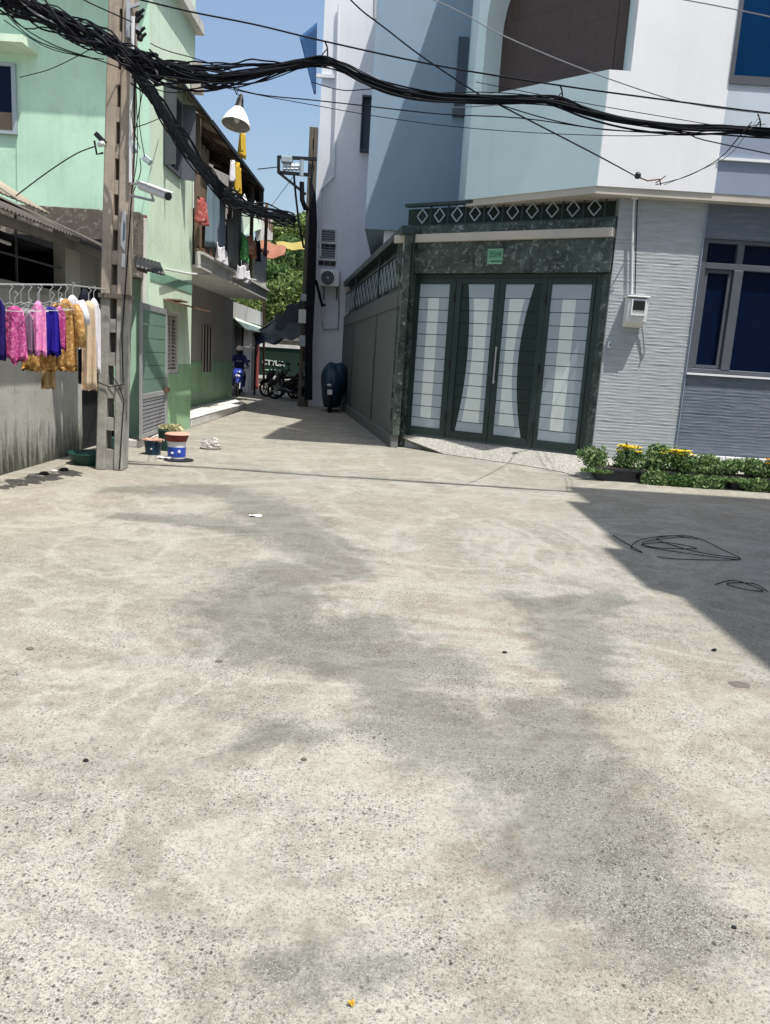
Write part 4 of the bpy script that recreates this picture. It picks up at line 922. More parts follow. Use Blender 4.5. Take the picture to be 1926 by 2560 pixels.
gar(-8, 738, 890, 34, 'dnavy', 'shirt', 'dark navy shirt cut by the left edge of the picture', 'shirt', yaw=.3)
gar(38, 765, 888, 46, 'pink', 'blouse', 'magenta patterned blouse with pointed hem, first pink one from the left', 'blouse', yaw=.3, point=.06, sleeve=.0, shape='s')
gar(60, 780, 878, 22, 'mauve', 'vest', 'greyish mauve vest between two pink blouses', 'vest', yaw=.5, off=.05)
gar(84, 752, 880, 32, 'pinkl', 'blouse', 'bright pink patterned blouse left of the navy shirt', 'blouse', yaw=.4, off=.05)
gar(112, 765, 880, 38, 'navy', 'shirt', 'deep blue shirt hanging in the middle of the line', 'shirt', yaw=.3, shape='s', off=.08)
gar(136, 764, 868, 26, 'pink', 'blouse', 'small pink blouse hanging right of the deep blue shirt', 'blouse', yaw=.5, off=.06)
gar(118, 800, 922, 70, 'gold', 'skirt', 'gold patterned skirt hanging low behind the blue shirt', 'skirt', yaw=.3, off=-.10, hang=False, shape='s')
gar(160, 747, 918, 46, 'gold', 'blouse', 'gold patterned blouse with long sleeves beside the white shirt', 'blouse', yaw=.35, sleeve=.42, off=.02)
gar(150, 880, 968, 32, 'tan', 'trousers', 'tan trouser leg showing below the gold blouse', 'trousers', yaw=.35, off=-.14, hang=False, shape='s', hem=1.0)
gar(188, 738, 862, 38, 'whitec', 't_shirt', 'white short sleeved T-shirt behind the gold blouse', 'shirt', yaw=.35, sleeve=.24, off=-.03)
gar(222, 752, 966, 34, 'cream', 'tunic', 'long cream tunic nearest the pole', 'tunic', yaw=.35, off=0, shape='s', hem=1.05)
gar(239, 746, 926, 28, 'whitec', 'shirt', 'long white shirt between the cream tunic and the pole', 'shirt', yaw=.4, off=-.02, sleeve=.0)
gar(233, 722, 950, 34, 'blackc', 'jacket', 'black jacket hanging half behind the pole', 'jacket', yaw=.3, off=-.10, hang=False)
for k, x_ in enumerate((24, 52, 72, 98, 125, 146)):
    hanger(rp_(x_, 711), .34, .3+.1*(k % 3), 'bare wire hanger above the ' + ('first magenta blouse', 'mauve vest', 'gap before the bright pink blouse', 'left half of the deep blue shirt', 'small pink blouse', 'left shoulder of the gold blouse')[k], drop=.16)

# ================================================================ UTILITY POLES
def hpole(name, label, base, w0, w1, dp, H, lean, yaw, holes, mat='concrete', hole0=.25, step=.385):
    base = Vector(base); t = thing(name, label, 'utility pole', tuple(base))
    d = Vector((math.cos(yaw), math.sin(yaw), 0)); nn = Vector((-d.y, d.x, 0)); up = Vector((lean, 0, 1))
    def P(u, v, z): return base + d*u + nn*v + up*z
    rw = lambda z: lerp(w0, w1, z/H)
    gap = lambda z: lerp(.105, .035, min(1, z/4.6)) if holes else 0
    for sg in (-1, 1):
        q = MB(); 
        def ring(z):
            a, b_ = sg*gap(z)/2, sg*rw(z)/2; dpz = dp*lerp(1, .7, z/H)
            return [P(a, -dpz/2, z), P(b_, -dpz/2, z), P(b_, dpz/2, z), P(a, dpz/2, z)]
        zs = [H*i/16 for i in range(17)]; vs = [p for z in zs for p in ring(z)]
        fs = [(4*i+j, 4*i+(j+1) % 4, 4*i+4+(j+1) % 4, 4*i+4+j) for i in range(16) for j in range(4)] + [(0, 1, 2, 3), (64, 65, 66, 67)]
        q.add(vs, fs); part(t, 'rail', M[mat], q, bevel=.012)
    z = hole0; 
    prev = 0.0
    q = MB(); z_a = 1.35; g0, g1, g2 = gap(z_a)/2, gap(4.6)/2, gap(H)/2; d_b = dp*.30
    vs = [P(sx*g, dy, zz) for zz, g in ((z_a, g0), (4.6, g1), (H-.2, g2)) for sx, dy in ((-1, d_b*.3), (1, d_b*.3), (1, d_b), (-1, d_b))]
    q.add(vs, [(0, 3, 2, 1), (8, 9, 10, 11)] + [(4*i+j, 4*i+(j+1) % 4, 4*i+4+(j+1) % 4, 4*i+4+j) for i in range(2) for j in range(4)]); part(t, 'dark_slot_plate', M['concdark'], q)  # dark plate added behind the slots so they look shaded inside
    while z < H-.3:
        z1 = z + step*.60
        # rung filling the slot between holes
        for (za_, zb__) in ((prev, z),):
            q = MB(); g0, g1 = gap(za_)/2, gap(zb__)/2; dd_ = dp*lerp(.8, .5, z/H)
            vs = [P(-g0, -dd_/2, za_), P(g0, -dd_/2, za_), P(g0, dd_/2, za_), P(-g0, dd_/2, za_), P(-g1, -dd_/2, zb__), P(g1, -dd_/2, zb__), P(g1, dd_/2, zb__), P(-g1, dd_/2, zb__)]
            q.add(vs, [(0, 3, 2, 1), (4, 5, 6, 7), (0, 1, 5, 4), (1, 2, 6, 5), (2, 3, 7, 6), (3, 0, 4, 7)]); part(t, 'rung', M[mat], q)
        prev = z1; z += step
    q = MB(); g0 = gap(prev)/2; q.box((0, 0, 0), (0.001, .001, .001)) if False else None
    vs = [P(-g0, -dp*.25, prev), P(g0, -dp*.25, prev), P(g0, dp*.25, prev), P(-g0, dp*.25, prev), P(-g0, -dp*.25, H), P(g0, -dp*.25, H), P(g0, dp*.25, H), P(-g0, dp*.25, H)]
    q.add(vs, [(0, 3, 2, 1), (4, 5, 6, 7), (0, 1, 5, 4), (1, 2, 6, 5), (2, 3, 7, 6), (3, 0, 4, 7)]); part(t, 'rung', M[mat], q)
    return t, P
pb0 = gz(277, 1176)
pole, PP = hpole('utility_pole', 'weathered concrete ladder pole at the left with cables crossing its top', (-3.38, 9.42, 0), .32, .25, .27, 7.6, .030, 0.06, True)
for z_, c_ in ((2.05, 'concdark'),):
    part(pole, 'band', M[c_], MB().bar(PP(-.165, 0, z_), PP(.165, 0, z_), .30, .05))
part(pole, 'cable', M['plasticw'], MB().tube([PP(.15, -.16, 5.0), PP(.155, -.16, 4.0), PP(.17, -.16, 3.3)], .02, 6))
part(pole, 'cable', M['cable'], MB().tube([PP(.165, -.15, 5.0), PP(.2, -.15, 3.6), PP(.165, -.15, 2.6), PP(.12, -.16, 1.6), PP(.15, -.16, 1.05)], .008, 5).tube([PP(-.16, -.15, 1.05), PP(0, -.15, 1.0), PP(.16, -.14, 1.04)], .006, 5).tube([PP(-.02, -.15, 1.18), PP(.10, -.15, 1.02), PP(.16, -.14, .85), PP(.13, -.15, .02)], .006, 5))
part(pole, 'sticker', M['plasticw'], MB().prism([PP(.075, -.139, 2.62), PP(.125, -.139, 2.55), PP(.135, -.138, 2.75), PP(.125, -.137, 2.98), PP(.09, -.137, 3.02), PP(.07, -.138, 2.8)], (0, -.004, 0)))
part(pole, 'sticker', M['tarpgrey'], MB().prism([PP(.095, -.145, 2.66), PP(.122, -.145, 2.68), PP(.125, -.144, 2.85), PP(.10, -.143, 2.9)], (0, -.003, 0)))
part(pole, 'sticker', M['plasticw'], MB().prism([PP(.09, -.139, 2.38), PP(.13, -.139, 2.38), PP(.13, -.139, 2.53), PP(.09, -.139, 2.53)], (0, -.004, 0)))
part(pole, 'clamp', M['blackm'], MB().bar(PP(-.24, -.1, 3.80), PP(-.13, -.12, 3.70), .05, .05).tube([PP(-.25, -.12, 3.72), PP(-.22, -.12, 3.58), PP(-.15, -.12, 3.60)], .012, 6))
part(pole, 'insulator', M['plasticw'], MB().lathe(PP(-.20, -.16, 3.67), [(.02, 0), (.03, .02), (.03, .06), (.02, .08)], 10, ax=(1, 0, .3)))
for (x_, y_, s_) in ((342, 85, .06), (340, 40, .05), (338, 55, .05), (345, 100, .06)):
    a = ay(x_, y_, 9.35); part(pole, 'insulator', M['blackm'], MB().lathe(a, [(.015, 0), (s_*.6, .02), (s_*.6, .04), (.02, .06), (.015, .12)], 10, ax=(.8, -.2, .5)))
a = ay(322, 30, 9.3)
part(pole, 'bracket', M['steel'], MB().bar(ay(322, 2, 9.3), ay(322, 95, 9.3), .04, .04).bar(ay(320, 20, 9.3), ay(350, 10, 9.3), .03, .03).bar(ay(320, 60, 9.3), ay(352, 75, 9.3), .03, .03))
for (x0, y0, x1, y1) in ((322, 350, 338, 382), (360, 392, 378, 408)):
    a, b_ = ay(x0, y0, 9.35), ay(x1, y1, 9.35); part(pole, 'splice_box', M['slatgrey'], MB().bar(a, b_, .075, .07), bevel=.01)
# security camera
a, b_ = ay(352, 462, 9.1), ay(420, 488, 8.75)
cc = thing('security_camera', 'white bullet security camera with sunshield on the concrete pole', 'security camera', tuple(a))
ax_ = (b_-a).normalized()
part(cc, 'sunshield', M['plasticw'], MB().bar(a + Vector((0, 0, .035)), b_ + Vector((0, 0, .035)) + ax_*.02, .12, .02), bevel=.006)
part(cc, 'body', M['plasticw'], MB().lathe(a - Vector((0, 0, .01)), [(.03, 0), (.045, .01), (.045, (b_-a).length-.01), (.04, (b_-a).length)], 16, ax=ax_))
part(cc, 'lens', M['blackm'], MB().lathe(b_ - Vector((0, 0, .01)) + ax_*.0, [(.042, -.02), (.042, .015), (.03, .02)], 14, ax=ax_))
part(cc, 'bracket', M['steel'], MB().tube([ay(326, 488, 9.25), ay(360, 496, 9.1), ay(385, 502, 9.0)], .014, 8).tube([ay(385, 502, 9.0), ay(378, 482, 8.98)], .014, 8).tube([ay(330, 460, 9.2), ay(352, 458, 9.1)], .012, 6))

# second pole
p2b = gz(757, 1016)
pole2, P2 = hpole('utility_pole', 'darker concrete ladder pole further up the lane beside the tall white house', tuple(p2b), .30, .24, .26, 7.9, 0.0, 0.05, True, mat='concdark', step=.50, hole0=.3)
def px2(x, y, Y=23.6): return ay(x, y, Y)
part(pole2, 'crossarm', M['blackm'], MB().bar(px2(696, 393), px2(792, 398), .07, .09).bar(px2(696, 431), px2(770, 437), .07, .09).bar(px2(697, 390), px2(697, 433), .08, .08).bar(px2(699, 433), px2(765, 486), .07, .07))
part(pole2, 'control_box', M['slatgrey'], MB().box(px2(703, 388, 23.5), px2(733, 412, 23.75)), bevel=.02)
for x_ in (712, 722, 731, 741, 750): part(pole2, 'insulator', M['plasticw'], MB().lathe(px2(x_, 427), [(.03, 0), (.07, .04), (.04, .08), (.07, .12), (.03, .2)], 10))
part(pole2, 'conduit', M['slatgrey'], MB().tube([px2(755, 400, 23.45), px2(754, 440, 23.45)], .06, 8))
cb = MB()
for k in range(9):
    o_ = (k-4)*.035; cb.tube([px2(776+k*1.5, 445+k*5, 23.4), px2(775+k*2, 560, 23.35), px2(770+k*2.2, 700, 23.35), px2(766+k*1.7, 860, 23.35), px2(764+k*1.9, 1000, 23.4)], .028, 6)
part(pole2, 'riser_cables', M['cable'], cb)
part(pole2, 'cable', M['cable'], MB().tube([px2(755, 455), px2(756, 500), px2(764, 522), px2(772, 520)], .07, 8).tube([px2(735, 435), px2(740, 490), px2(748, 560), px2(760, 620)], .03, 6).tube([px2(790, 700), px2(806, 765, 23.9), px2(812, 762, 24.2)], .04, 6))
for (x0, y0, x1, y1, m_) in ((747, 773, 777, 810, 'plasticw'), (749, 838, 775, 868, 'slatgrey'), (752, 735, 775, 755, 'slatgrey')):
    a, b_ = px2(x0, y0, 23.4), px2(x1, y1, 23.62); part(pole2, 'meter_box', M[m_], MB().box(a, b_), bevel=.02)

# ================================================================ CABLES
def noisy(pts, amp, sub=5):
    """smooth a polyline (Catmull-Rom) and jitter it a little"""
    P = [Vector(p) for p in pts]; out = []
    for i in range(len(P)-1):
        p0, p1, p2, p3 = P[max(i-1, 0)], P[i], P[i+1], P[min(i+2, len(P)-1)]
        for s in range(sub):
            t = s/sub; out.append(.5*((2*p1) + (p2-p0)*t + (2*p0-5*p1+4*p2-p3)*t*t + (3*p1-p0-3*p2+p3)*t**3))
    out.append(P[-1]); return out
def bundle(name, label, path, spread, n_, rr=(.007, .013), sub=5, mats=('cable',), loose=0, sag=.0, group='black cable bundles overhead'):
    t = thing(name, label, 'cable bundle', tuple(path[len(path)//2]), group)
    base = noisy(path, 0, sub); K = len(base)
    for k in range(n_):
        ph = random.random()*6.28; r0 = random.uniform(.1, 1); fz = random.uniform(.5, 1.6); lo = random.random() < loose
        pts = []
        for i, p in enumerate(base):
            s = i/(K-1); sp_ = spread(s) if callable(spread) else spread
            a_ = ph + fz*s*2.5
            dv = Vector((.1*math.cos(a_), math.cos(a_)*.8 + .35*math.sin(s*23*fz+ph*3), math.sin(a_) + .45*math.sin(s*17*fz+ph*5) + .25*math.sin(s*41+ph*7)))*sp_*r0
            if lo: dv.z -= sag*math.sin(math.pi*((s*3+ph) % 1))
            pts.append(p + dv)
        part(t, 'strand', M[mats[k % len(mats)]], MB().tube(pts, random.uniform(*rr), 5), smooth=True)
    return t
YW = 8.8
pa = [ay(x, y, Y) for x, y, Y in ((-160, -90, 9.2), (-40, -40, 9.2), (60, 5, 9.15), (160, 52, 9.1), (240, 88, 8.95), (300, 122, 8.85), (350, 150, 8.8), (400, 172, 8.8))]
bundle('cable_bundle', 'thick black cable bundle descending from the top left corner to the pole', pa, lambda s: .10, 60, (.006, .013), mats=('cable',)*8+('cablegrey',), loose=.25, sag=.12)
pa = [ay(x, y, Y) for x, y, Y in ((380, 165, 8.8), (450, 190, 8.8), (540, 198, 8.8), (620, 190, 8.8), (700, 170, YW), (770, 158, YW), (815, 157, YW), (860, 170, YW), (920, 200, YW), (1000, 228, YW), (1100, 243, YW), (1220, 248, YW), (1340, 250, YW), (1400, 257, YW), (1470, 280, YW), (1560, 300, YW), (1700, 318, YW), (1830, 322, YW), (1915, 332, YW), (2100, 350, YW))]
bundle('cable_bundle', 'long black cable bundle sagging across the lane in front of the white house', pa, lambda s: .13*max(0, 1-s*4.6)+.040, 30, (.005, .011), mats=('cable',), sub=4, loose=.12, sag=.05)
pa = [ay(x, y, YW) for x, y in ((400, 158), (470, 164), (560, 164), (650, 160), (740, 160), (812, 158))]
bundle('cable_bundle', 'thin taut group of cables over the hanging lamp meeting the hook', pa, .035, 6, (.006, .010))
A0, A1 = Vector((-3.05, 9.1, 0)), Vector((-2.45, 23.5, 0))
pa = [apl(x, y, A0, A1) for x, y in ((332, 165), (372, 215), (400, 262), (440, 325), (480, 385), (520, 435), (560, 478), (600, 508), (650, 528), (700, 538), (738, 548))]
bundle('cable_bundle', 'heavy dark cable bundle running from the pole up the lane past the balcony', pa, lambda s: .085+.05*s, 34, (.009, .015), loose=.2, sag=.15)
# messenger wires, each a thing of its own
def wire(pts, r, label, m='cable', Y=YW, sub=4, lash=False):
    P = [ay(*p, Y) if len(p) == 2 else ay(*p) for p in pts]
    return single(MB().tube(noisy(P, 0, sub), r, 5), 'overhead_wire', M[m], label, 'wire', group='single wires overhead')
wire([(-20, -70), (180, -12), (230, 10), (330, 55, 9.2)], .007, 'short wire crossing the green wall to the pole bracket')
wire([(330, -6, 9.2), (470, 28), (640, 62), (815, 104), (1100, 165), (1402, 214), (1650, 248), (1915, 282), (2100, 300)], .009, 'steel messenger wire above the long bundle from the pole to the right edge')
wire([(840, -40), (900, 22), (960, 68), (1040, 130), (1120, 185), (1205, 240), (1260, 268), (1400, 340), (1500, 392), (1594, 443, 11.6)], .008, 'long drop wire falling diagonally to the bracket above the stone wall')
wire([(1020, -30), (1160, 35), (1250, 85), (1400, 150), (1560, 210), (1720, 258), (1915, 284)], .006, 'twisted pale wire crossing the brown balcony', 'cablegrey')
wire([(1600, -20), (1780, 12), (1926, 42)], .006, 'twisted pale wire crossing the top right corner', 'cablegrey')
wire([(540, 205), (640, 235), (780, 250), (900, 263), (1100, 285), (1300, 295), (1500, 322), (1680, 335)], .006, 'thin wire below the long bundle, upper of two')
wire([(500, 205), (640, 236), (780, 262), (950, 292), (1150, 318), (1400, 335), (1660, 338), (1915, 310)], .004, 'faint lowest wire spanning the white facade')
wire([(560, 215), (650, 205), (700, 190), (755, 168)], .006, 'short slack wire looping up into the bundle beside the lamp')
wire([(780, 205), (860, 226), (960, 222), (1060, 244)], .005, 'short slack wire hanging under the bundle by the pipes')
wire([(910, 180), (960, 205), (1010, 232), (1100, 262), (1150, 268), (1250, 262)], .006, 'pale grey wire lashed under the long bundle', 'cablegrey')
wire([(1250, 262), (1380, 300), (1520, 325), (1700, 332), (1760, 350), (1926, 385)], .006, 'thin wire leaving the bundle toward the lower right')
wire([(1640, 462, 11.7), (1720, 440, 10.8), (1800, 395, 10), (1850, 340, YW), (1880, 305, YW)], .006, 'looping drop wire rising from the bracket to the right end of the bundle')
wire([(1660, 462, 11.7), (1740, 430, 10.8), (1820, 390, 10), (1870, 330, YW), (1900, 290, YW)], .005, 'second looping wire beside the bracket at right', 'cablegrey')
wire([(1190, 205), (1420, 250), (1560, 275), (1780, 312)], .004, 'hair thin wire between messenger and bundle at right')
wire([(10, 30, 9.2), (80, 95, 9.2), (170, 130, 9.1), (245, 150, 9.05), (300, 170, 9)], .006, 'loose wire sagging below the thick bundle, nearest the bundle')
wire([(10, 20, 9.2), (60, 70, 9.2), (140, 115, 9.1), (230, 145, 9.05)], .006, 'loose wire at the far left sagging under the bundle')
wire([(10, 50, 9.2), (110, 115, 9.2), (200, 140, 9.1), (260, 148, 9.05)], .005, 'lowest loose wire ending on the concrete pole')
wire([(50, 193, 12.3), (120, 175, 11.5), (185, 145, 10.5), (235, 118, 9.2)], .006, 'service wire from the green window up to the pole')
wire([(40, 490, 8.5), (120, 430, 8.8), (190, 385, 9.1), (238, 366, 9.3)], .007, 'stay wire from the shed roof to the pole clamp')
wire([(333, 320, 9.2), (370, 308, 10.5), (408, 292, 12.8)], .006, 'service wire from the pole to the upper shutters')
wire([(645, 423, 21.0), (700, 417, 23.5)], .014, 'short dark wire between the awning tip and the second pole')
wire([(675, 520, 30), (735, 440, 23.6)], .012, 'slack grey wire rising from the far terrace to the second pole', 'cablegrey')
for i, (x0, y0, x1, y1, x2, y2) in enumerate(((335, 175, 352, 240, 338, 330), (345, 180, 330, 290, 350, 372), (366, 190, 348, 290, 362, 392), (340, 200, 344, 380, 331, 470), (350, 395, 352, 430, 334, 480))):
    wire([(x0, y0, 9.15), (x1, y1, 9.2), (x2, y2, 9.25)], .005, ['thin cable hanging beside the pole, leftmost', 'thin cable hanging beside the pole to the upper box', 'thin cable bowing out to the tilted box', 'long thin cable down the right side of the pole', 'short thin cable below the tilted box'][i])
# hooks from messenger to bundle
for (x, y0, y1, lb) in ((815, 104, 158, 'wire hook over the blue sail holding the bundle'), (1402, 212, 256, 'wire hook in front of the pale corner holding the bundle'), (1897, 285, 322, 'wire hook at the right edge holding the bundle')):
    q = MB().tube(noisy([ay(x-2, y0, YW), ay(x+4, y0+18, YW), ay(x+4, y1, YW)], 0), .008, 6).tube(noisy([ay(x+2, y0+20, YW), ay(x-9, y0+34, YW), ay(x-9, y1, YW)], 0), .006, 6)
    single(q, 'wire_hook', M['cable'], lb, 'hook', group='hooks carrying the bundle')
# cable coils left of the lamp
for (x, y, r_, lb) in ((430, 165, .10, 'cable coil hanging in the knot nearest the pole'), (535, 207, .07, 'small cable coil hanging above the awning'), (480, 188, .09, 'cable coil in the middle of the knot')):
    c_ = ay(x, y, 8.95); q = MB()
    for k in range(3):
        q.tube([c_ + Vector(((r_+k*.012)*1.5*math.cos(a_/16*6.283), .02*k, (r_+k*.01)*.55*math.sin(a_/16*6.283+k*.2))) for a_ in range(17)], .009, 5)
    single(q, 'cable_coil', M['cable'], lb, 'cable coil', group='cable coils by the pole', smooth=True)

# hanging lamp shade
lc = ay(590, 302, 12.6)
lamp = thing('pendant_lamp', 'white enamel lamp shade hanging from the cables over the lane', 'lamp', tuple(lc))
sc_ = 12.6/1976
lax = Vector((.10, .26, 1)).normalized()
rim = ay(590, 313, 12.6); R_ = 34*sc_
prof = [(R_, 0), (R_*.98, .03), (R_*.86, .09), (R_*.66, .17), (R_*.42, .24), (R_*.30, .28), (R_*.27, .275), (R_*.40, .225), (R_*.63, .155), (R_*.82, .08), (R_*.94, .02), (R_*.97, 0)]
m_ = MB().lathe(rim, prof + [prof[0]], 32, ax=lax, cap=False)
part(lamp, 'shade', M['enamel'], m_, smooth=True)
M['lampin'] = paint('shaded_enamel_inside', (0.25, 0.245, 0.235), rough=.5, amt=.1, bstr=0)  # grey puts the shade under the lamp's hood into the colour
part(lamp, 'inner_shade', M['lampin'], MB().lathe(rim, [(R_*.955, .004), (R_*.90, .04), (R_*.78, .09), (R_*.60, .155), (R_*.38, .222), (.001, .23)], 28, ax=lax, cap=False), smooth=True)
part(lamp, 'socket', M['blackm'], MB().lathe(rim + lax*.27, [(.075, 0), (.06, .06), (.05, .14), (.02, .22)], 14, ax=lax))
part(lamp, 'bulb', M['plasticw'], MB().ell(rim + lax*.12, (.05, .05, .08)), smooth=True)
part(lamp, 'hanging_wire', M['cable'], MB().tube([rim + lax*.47, ay(592, 236, 12.2), ay(586, 222, 12.0), ay(583, 205, 11.8), ay(580, 190, 9.0)], .007, 5).tube([ay(592, 236, 12.2), ay(597, 220, 12.0), ay(600, 198, 9.0)], .006, 5))

# ================================================================ BALCONY HOUSE
ZA = (ax(457, 202, -3.6).z + ax(659, 471, -3.6).z)/2
XBH, XB2 = -3.75, -4.85
bh = thing('house', 'old grey house with a cloth-screened balcony jutting over the lane', 'house', (XB2, 20, 0))
YB0, YB1 = YG2+.12, 22.9
part(bh, 'wall', M['recess'], MB().box((-9, YB0, 1.22), (XB2, 23.6, 3.0)), bevel=0)
part(bh, 'dado', M['dado'], MB().box((-9, YB0, 0), (XB2+.01, 23.61, 1.22)))
part(bh, 'upper_wall', M['recess'], MB().box((-9, YB0, 3.31), (XB2-.2, 24.5, 6.9)))
part(bh, 'balcony_slab', M['concpale'], MB().box((-6, YB0, 3.0), (XBH, YB1, 3.06)).box((XBH-.1, YB0, 3.06), (XBH, YB1, 3.30)), bevel=.008)
part(bh, 'cornice', M['concpale'], MB().box((XBH, YB0, 3.25), (XBH+.06, YB1+.05, 3.30)).box((XBH-.1, YB1, 3.0), (XBH-.0, YB1+.04, 3.25)))
part(bh, 'window', M['dark'], MB().box((XB2, ax(505, 850, XB2).y, .95), (XB2+.02, ax(527, 850, XB2).y, 2.1)))
for k in range(4): 
    y_ = lerp(ax(505, 850, XB2).y, ax(527, 850, XB2).y, k/3); part(bh, 'window_bar', M['recess'], MB().box((XB2+.02, y_-.02, .95), (XB2+.05, y_+.02, 2.1)))
for z_ in (3.38, 4.25): part(bh, 'rail', M['rust'], MB().tube([(XBH-.05, YB0, z_), (XBH-.05, YB1, z_)], .022, 8))
nP = 16
for k in range(nP+1): 
    y_ = lerp(YB0+.05, YB1-.03, k/nP); part(bh, 'baluster', M['rust'], MB().box((XBH-.06, y_-.012, 3.30), (XBH-.035, y_+.012, 4.25)))
for y_, z_ in ((YB0, ZA), (18.0, ZA), (20.6, ZA), (22.8, ZA)): part(bh, 'post', M['wood'], MB().box((XBH-.12, y_, 3.3), (XBH-.04, y_+.08, z_)))
part(bh, 'end_screen', M['concpale'], MB().box((XBH-.06, 20.9, 3.31), (XBH-.02, 22.8, 4.15)))
# vertical boards on the near end of the balcony
for k in range(6):
    y0 = YB0+.10+k*.155; part(bh, 'board', M['wood'], MB().box((XBH-.14, y0, 3.34), (XBH-.11, y0+.14, 5.2+.1*(k % 2))))
def hang(x0, x1, y0, y1, mat, name, label, cat, off=0.02, amp=.05, n_=3, tilt=0):
    X = XBH+off; a = ax(x0, (y0+y1)/2, X).y; b_ = ax(x1, (y0+y1)/2, X).y; xm_ = (x0+x1)/2
    zt_ = ax(xm_, y0, X).z; zb__ = ax(xm_, y1, X).z; ph = random.random()*6
    fn = lambda u, v: Vector((X + amp*math.sin(u*n_*6.283+ph)*(.3+.7*v), lerp(a, b_, u) + tilt*(v-.5)*(b_-a), lerp(zt_, zb__, v) + .04*math.sin(u*9+ph)))
    return single(MB().sheet(fn, 28, 10, .012), name, M[mat], label, cat, smooth=True)
hang(520, 566, 470, 625, 'tarpgrey', 'tarpaulin', 'blue-grey tarpaulin hung over the near part of the balcony rail', 'tarpaulin')
hang(566, 583, 545, 665, 'greyc', 'cloth', 'dark grey cloth hanging beside the blue-grey tarpaulin', 'cloth', off=.0)
hang(583, 604, 500, 680, 'greyc', 'curtain', 'tall grey curtain on the middle of the balcony', 'curtain', off=-.02)
hang(498, 514, 500, 556, 'redc', 'shirt', 'dull red shirts bunched at the near end of the balcony', 'shirt', off=.08, amp=.09)
hang(604, 618, 590, 650, 'greenc', 'shirt', 'bright green and white football shirt on the balcony', 'shirt', off=.10, amp=.06)
hang(606, 619, 648, 672, 'greyc', 'shorts', 'grey shorts hanging under the green shirt', 'shorts', off=.09)
hang(541, 566, 618, 655, 'whitec', 'cloth', 'white rag draped on the balcony cornice', 'cloth', off=.12, amp=.05)
hang(596, 624, 668, 700, 'whitec', 'cloth', 'crumpled white cloths at the far end of the cornice', 'cloth', off=.14, amp=.07)
hang(620, 640, 592, 640, 'orangec', 'shirt', 'orange and cream shirt at the far end of the balcony', 'shirt', off=.03, amp=.06)
hang(636, 650, 600, 650, 'blackc', 'shirt', 'dark shirt beside the orange and cream one', 'shirt', off=.0, amp=.06)
# awnings above
XA = -3.6
e1 = [ax(457, 202, XA), ax(659, 471, XA)]; ZA = (e1[0].z+e1[1].z)/2
aw = thing('awning', 'small sloping sheet hood at the far upper corner of the green building', 'awning', (XA, 14.8, ZA))
yn_, yf_ = e1[0].y, YG2+.1
part(aw, 'sheet', M['tinbeige'], MB().sheet(lambda u, v: Vector((lerp(XA, XG, v), lerp(yn_, yf_, u), lerp(ZA, ZA+.16, v) + .008*math.sin(u*6.283*8))), 64, 2, .008), smooth=True)
part(aw, 'edge_beam', M['blackm'], MB().bar((XA, yn_, ZA-.03), (XA, yf_, ZA-.03), .03, .05))
for y_ in (yn_+.05, yf_-.1): part(aw, 'rafter', M['wood'], MB().bar((XA, y_, ZA-.04), (XG, y_, ZA+.12), .04, .05))
aw = thing('awning', 'long brownish awning with dark frayed end above the balcony', 'awning', (XA, 19, ZA))
y0_, y1_ = YG2+.2, e1[1].y
part(aw, 'sheet', M['tinbeige'], MB().sheet(lambda u, v: Vector((lerp(XA, XB2-.2, v), lerp(y0_, y1_, u), lerp(ZA, ZA+.55, v) + .015*math.sin(u*6.283*36))), 288, 2, .008), smooth=True)
part(aw, 'edge_beam', M['blackm'], MB().bar((XA, y0_, ZA-.04), (XA, y1_, ZA-.04), .05, .08))
for k in range(6):
    y_ = lerp(y0_+.1, y1_-.1, k/5); part(aw, 'rafter', M['wood'], MB().bar((XA-.03, y_, ZA-.05), (XB2, y_, ZA+.42), .05, .07))
for k in range(2): part(aw, 'purlin', M['wood'], MB().bar((XA-.4-.4*k, y0_, ZA+.08+.18*k-.04), (XA-.4-.4*k, y1_, ZA+.08+.18*k-.04), .05, .05))
part(aw, 'frayed_end', M['blackm'], MB().sheet(lambda u, v: Vector((XA-.9*u, y1_+.05+.1*v, lerp(ZA+.3*u, ZA-.05-.5*(1-u)-.15*math.sin(u*20), v))), 16, 4, .02))
hang(600, 613, 330, 392, 'yellow', 'cloth', 'yellow knotted cloth hanging under the white lamp', 'cloth', off=.55, amp=.06)
hang(590, 601, 410, 480, 'yellow', 'cloth', 'yellow cloth strip hanging below the brown awning', 'cloth', off=.2, amp=.05)
hang(578, 590, 405, 455, 'whitec', 'cloth', 'white cloth strip hanging below the brown awning', 'cloth', off=.15, amp=.05)
# pent roof above the balcony far end
part(bh, 'pent_roof', M['blackm'], MB().sheet(corr(ax(600, 500, -3.3), ax(735, 562, -3.3), ax(600, 500, -3.3)+Vector((-1.6, 0, .35)), ax(735, 562, -3.3)+Vector((-1.6, 0, .35)), .02, 20, 160), 160, 2, .012))
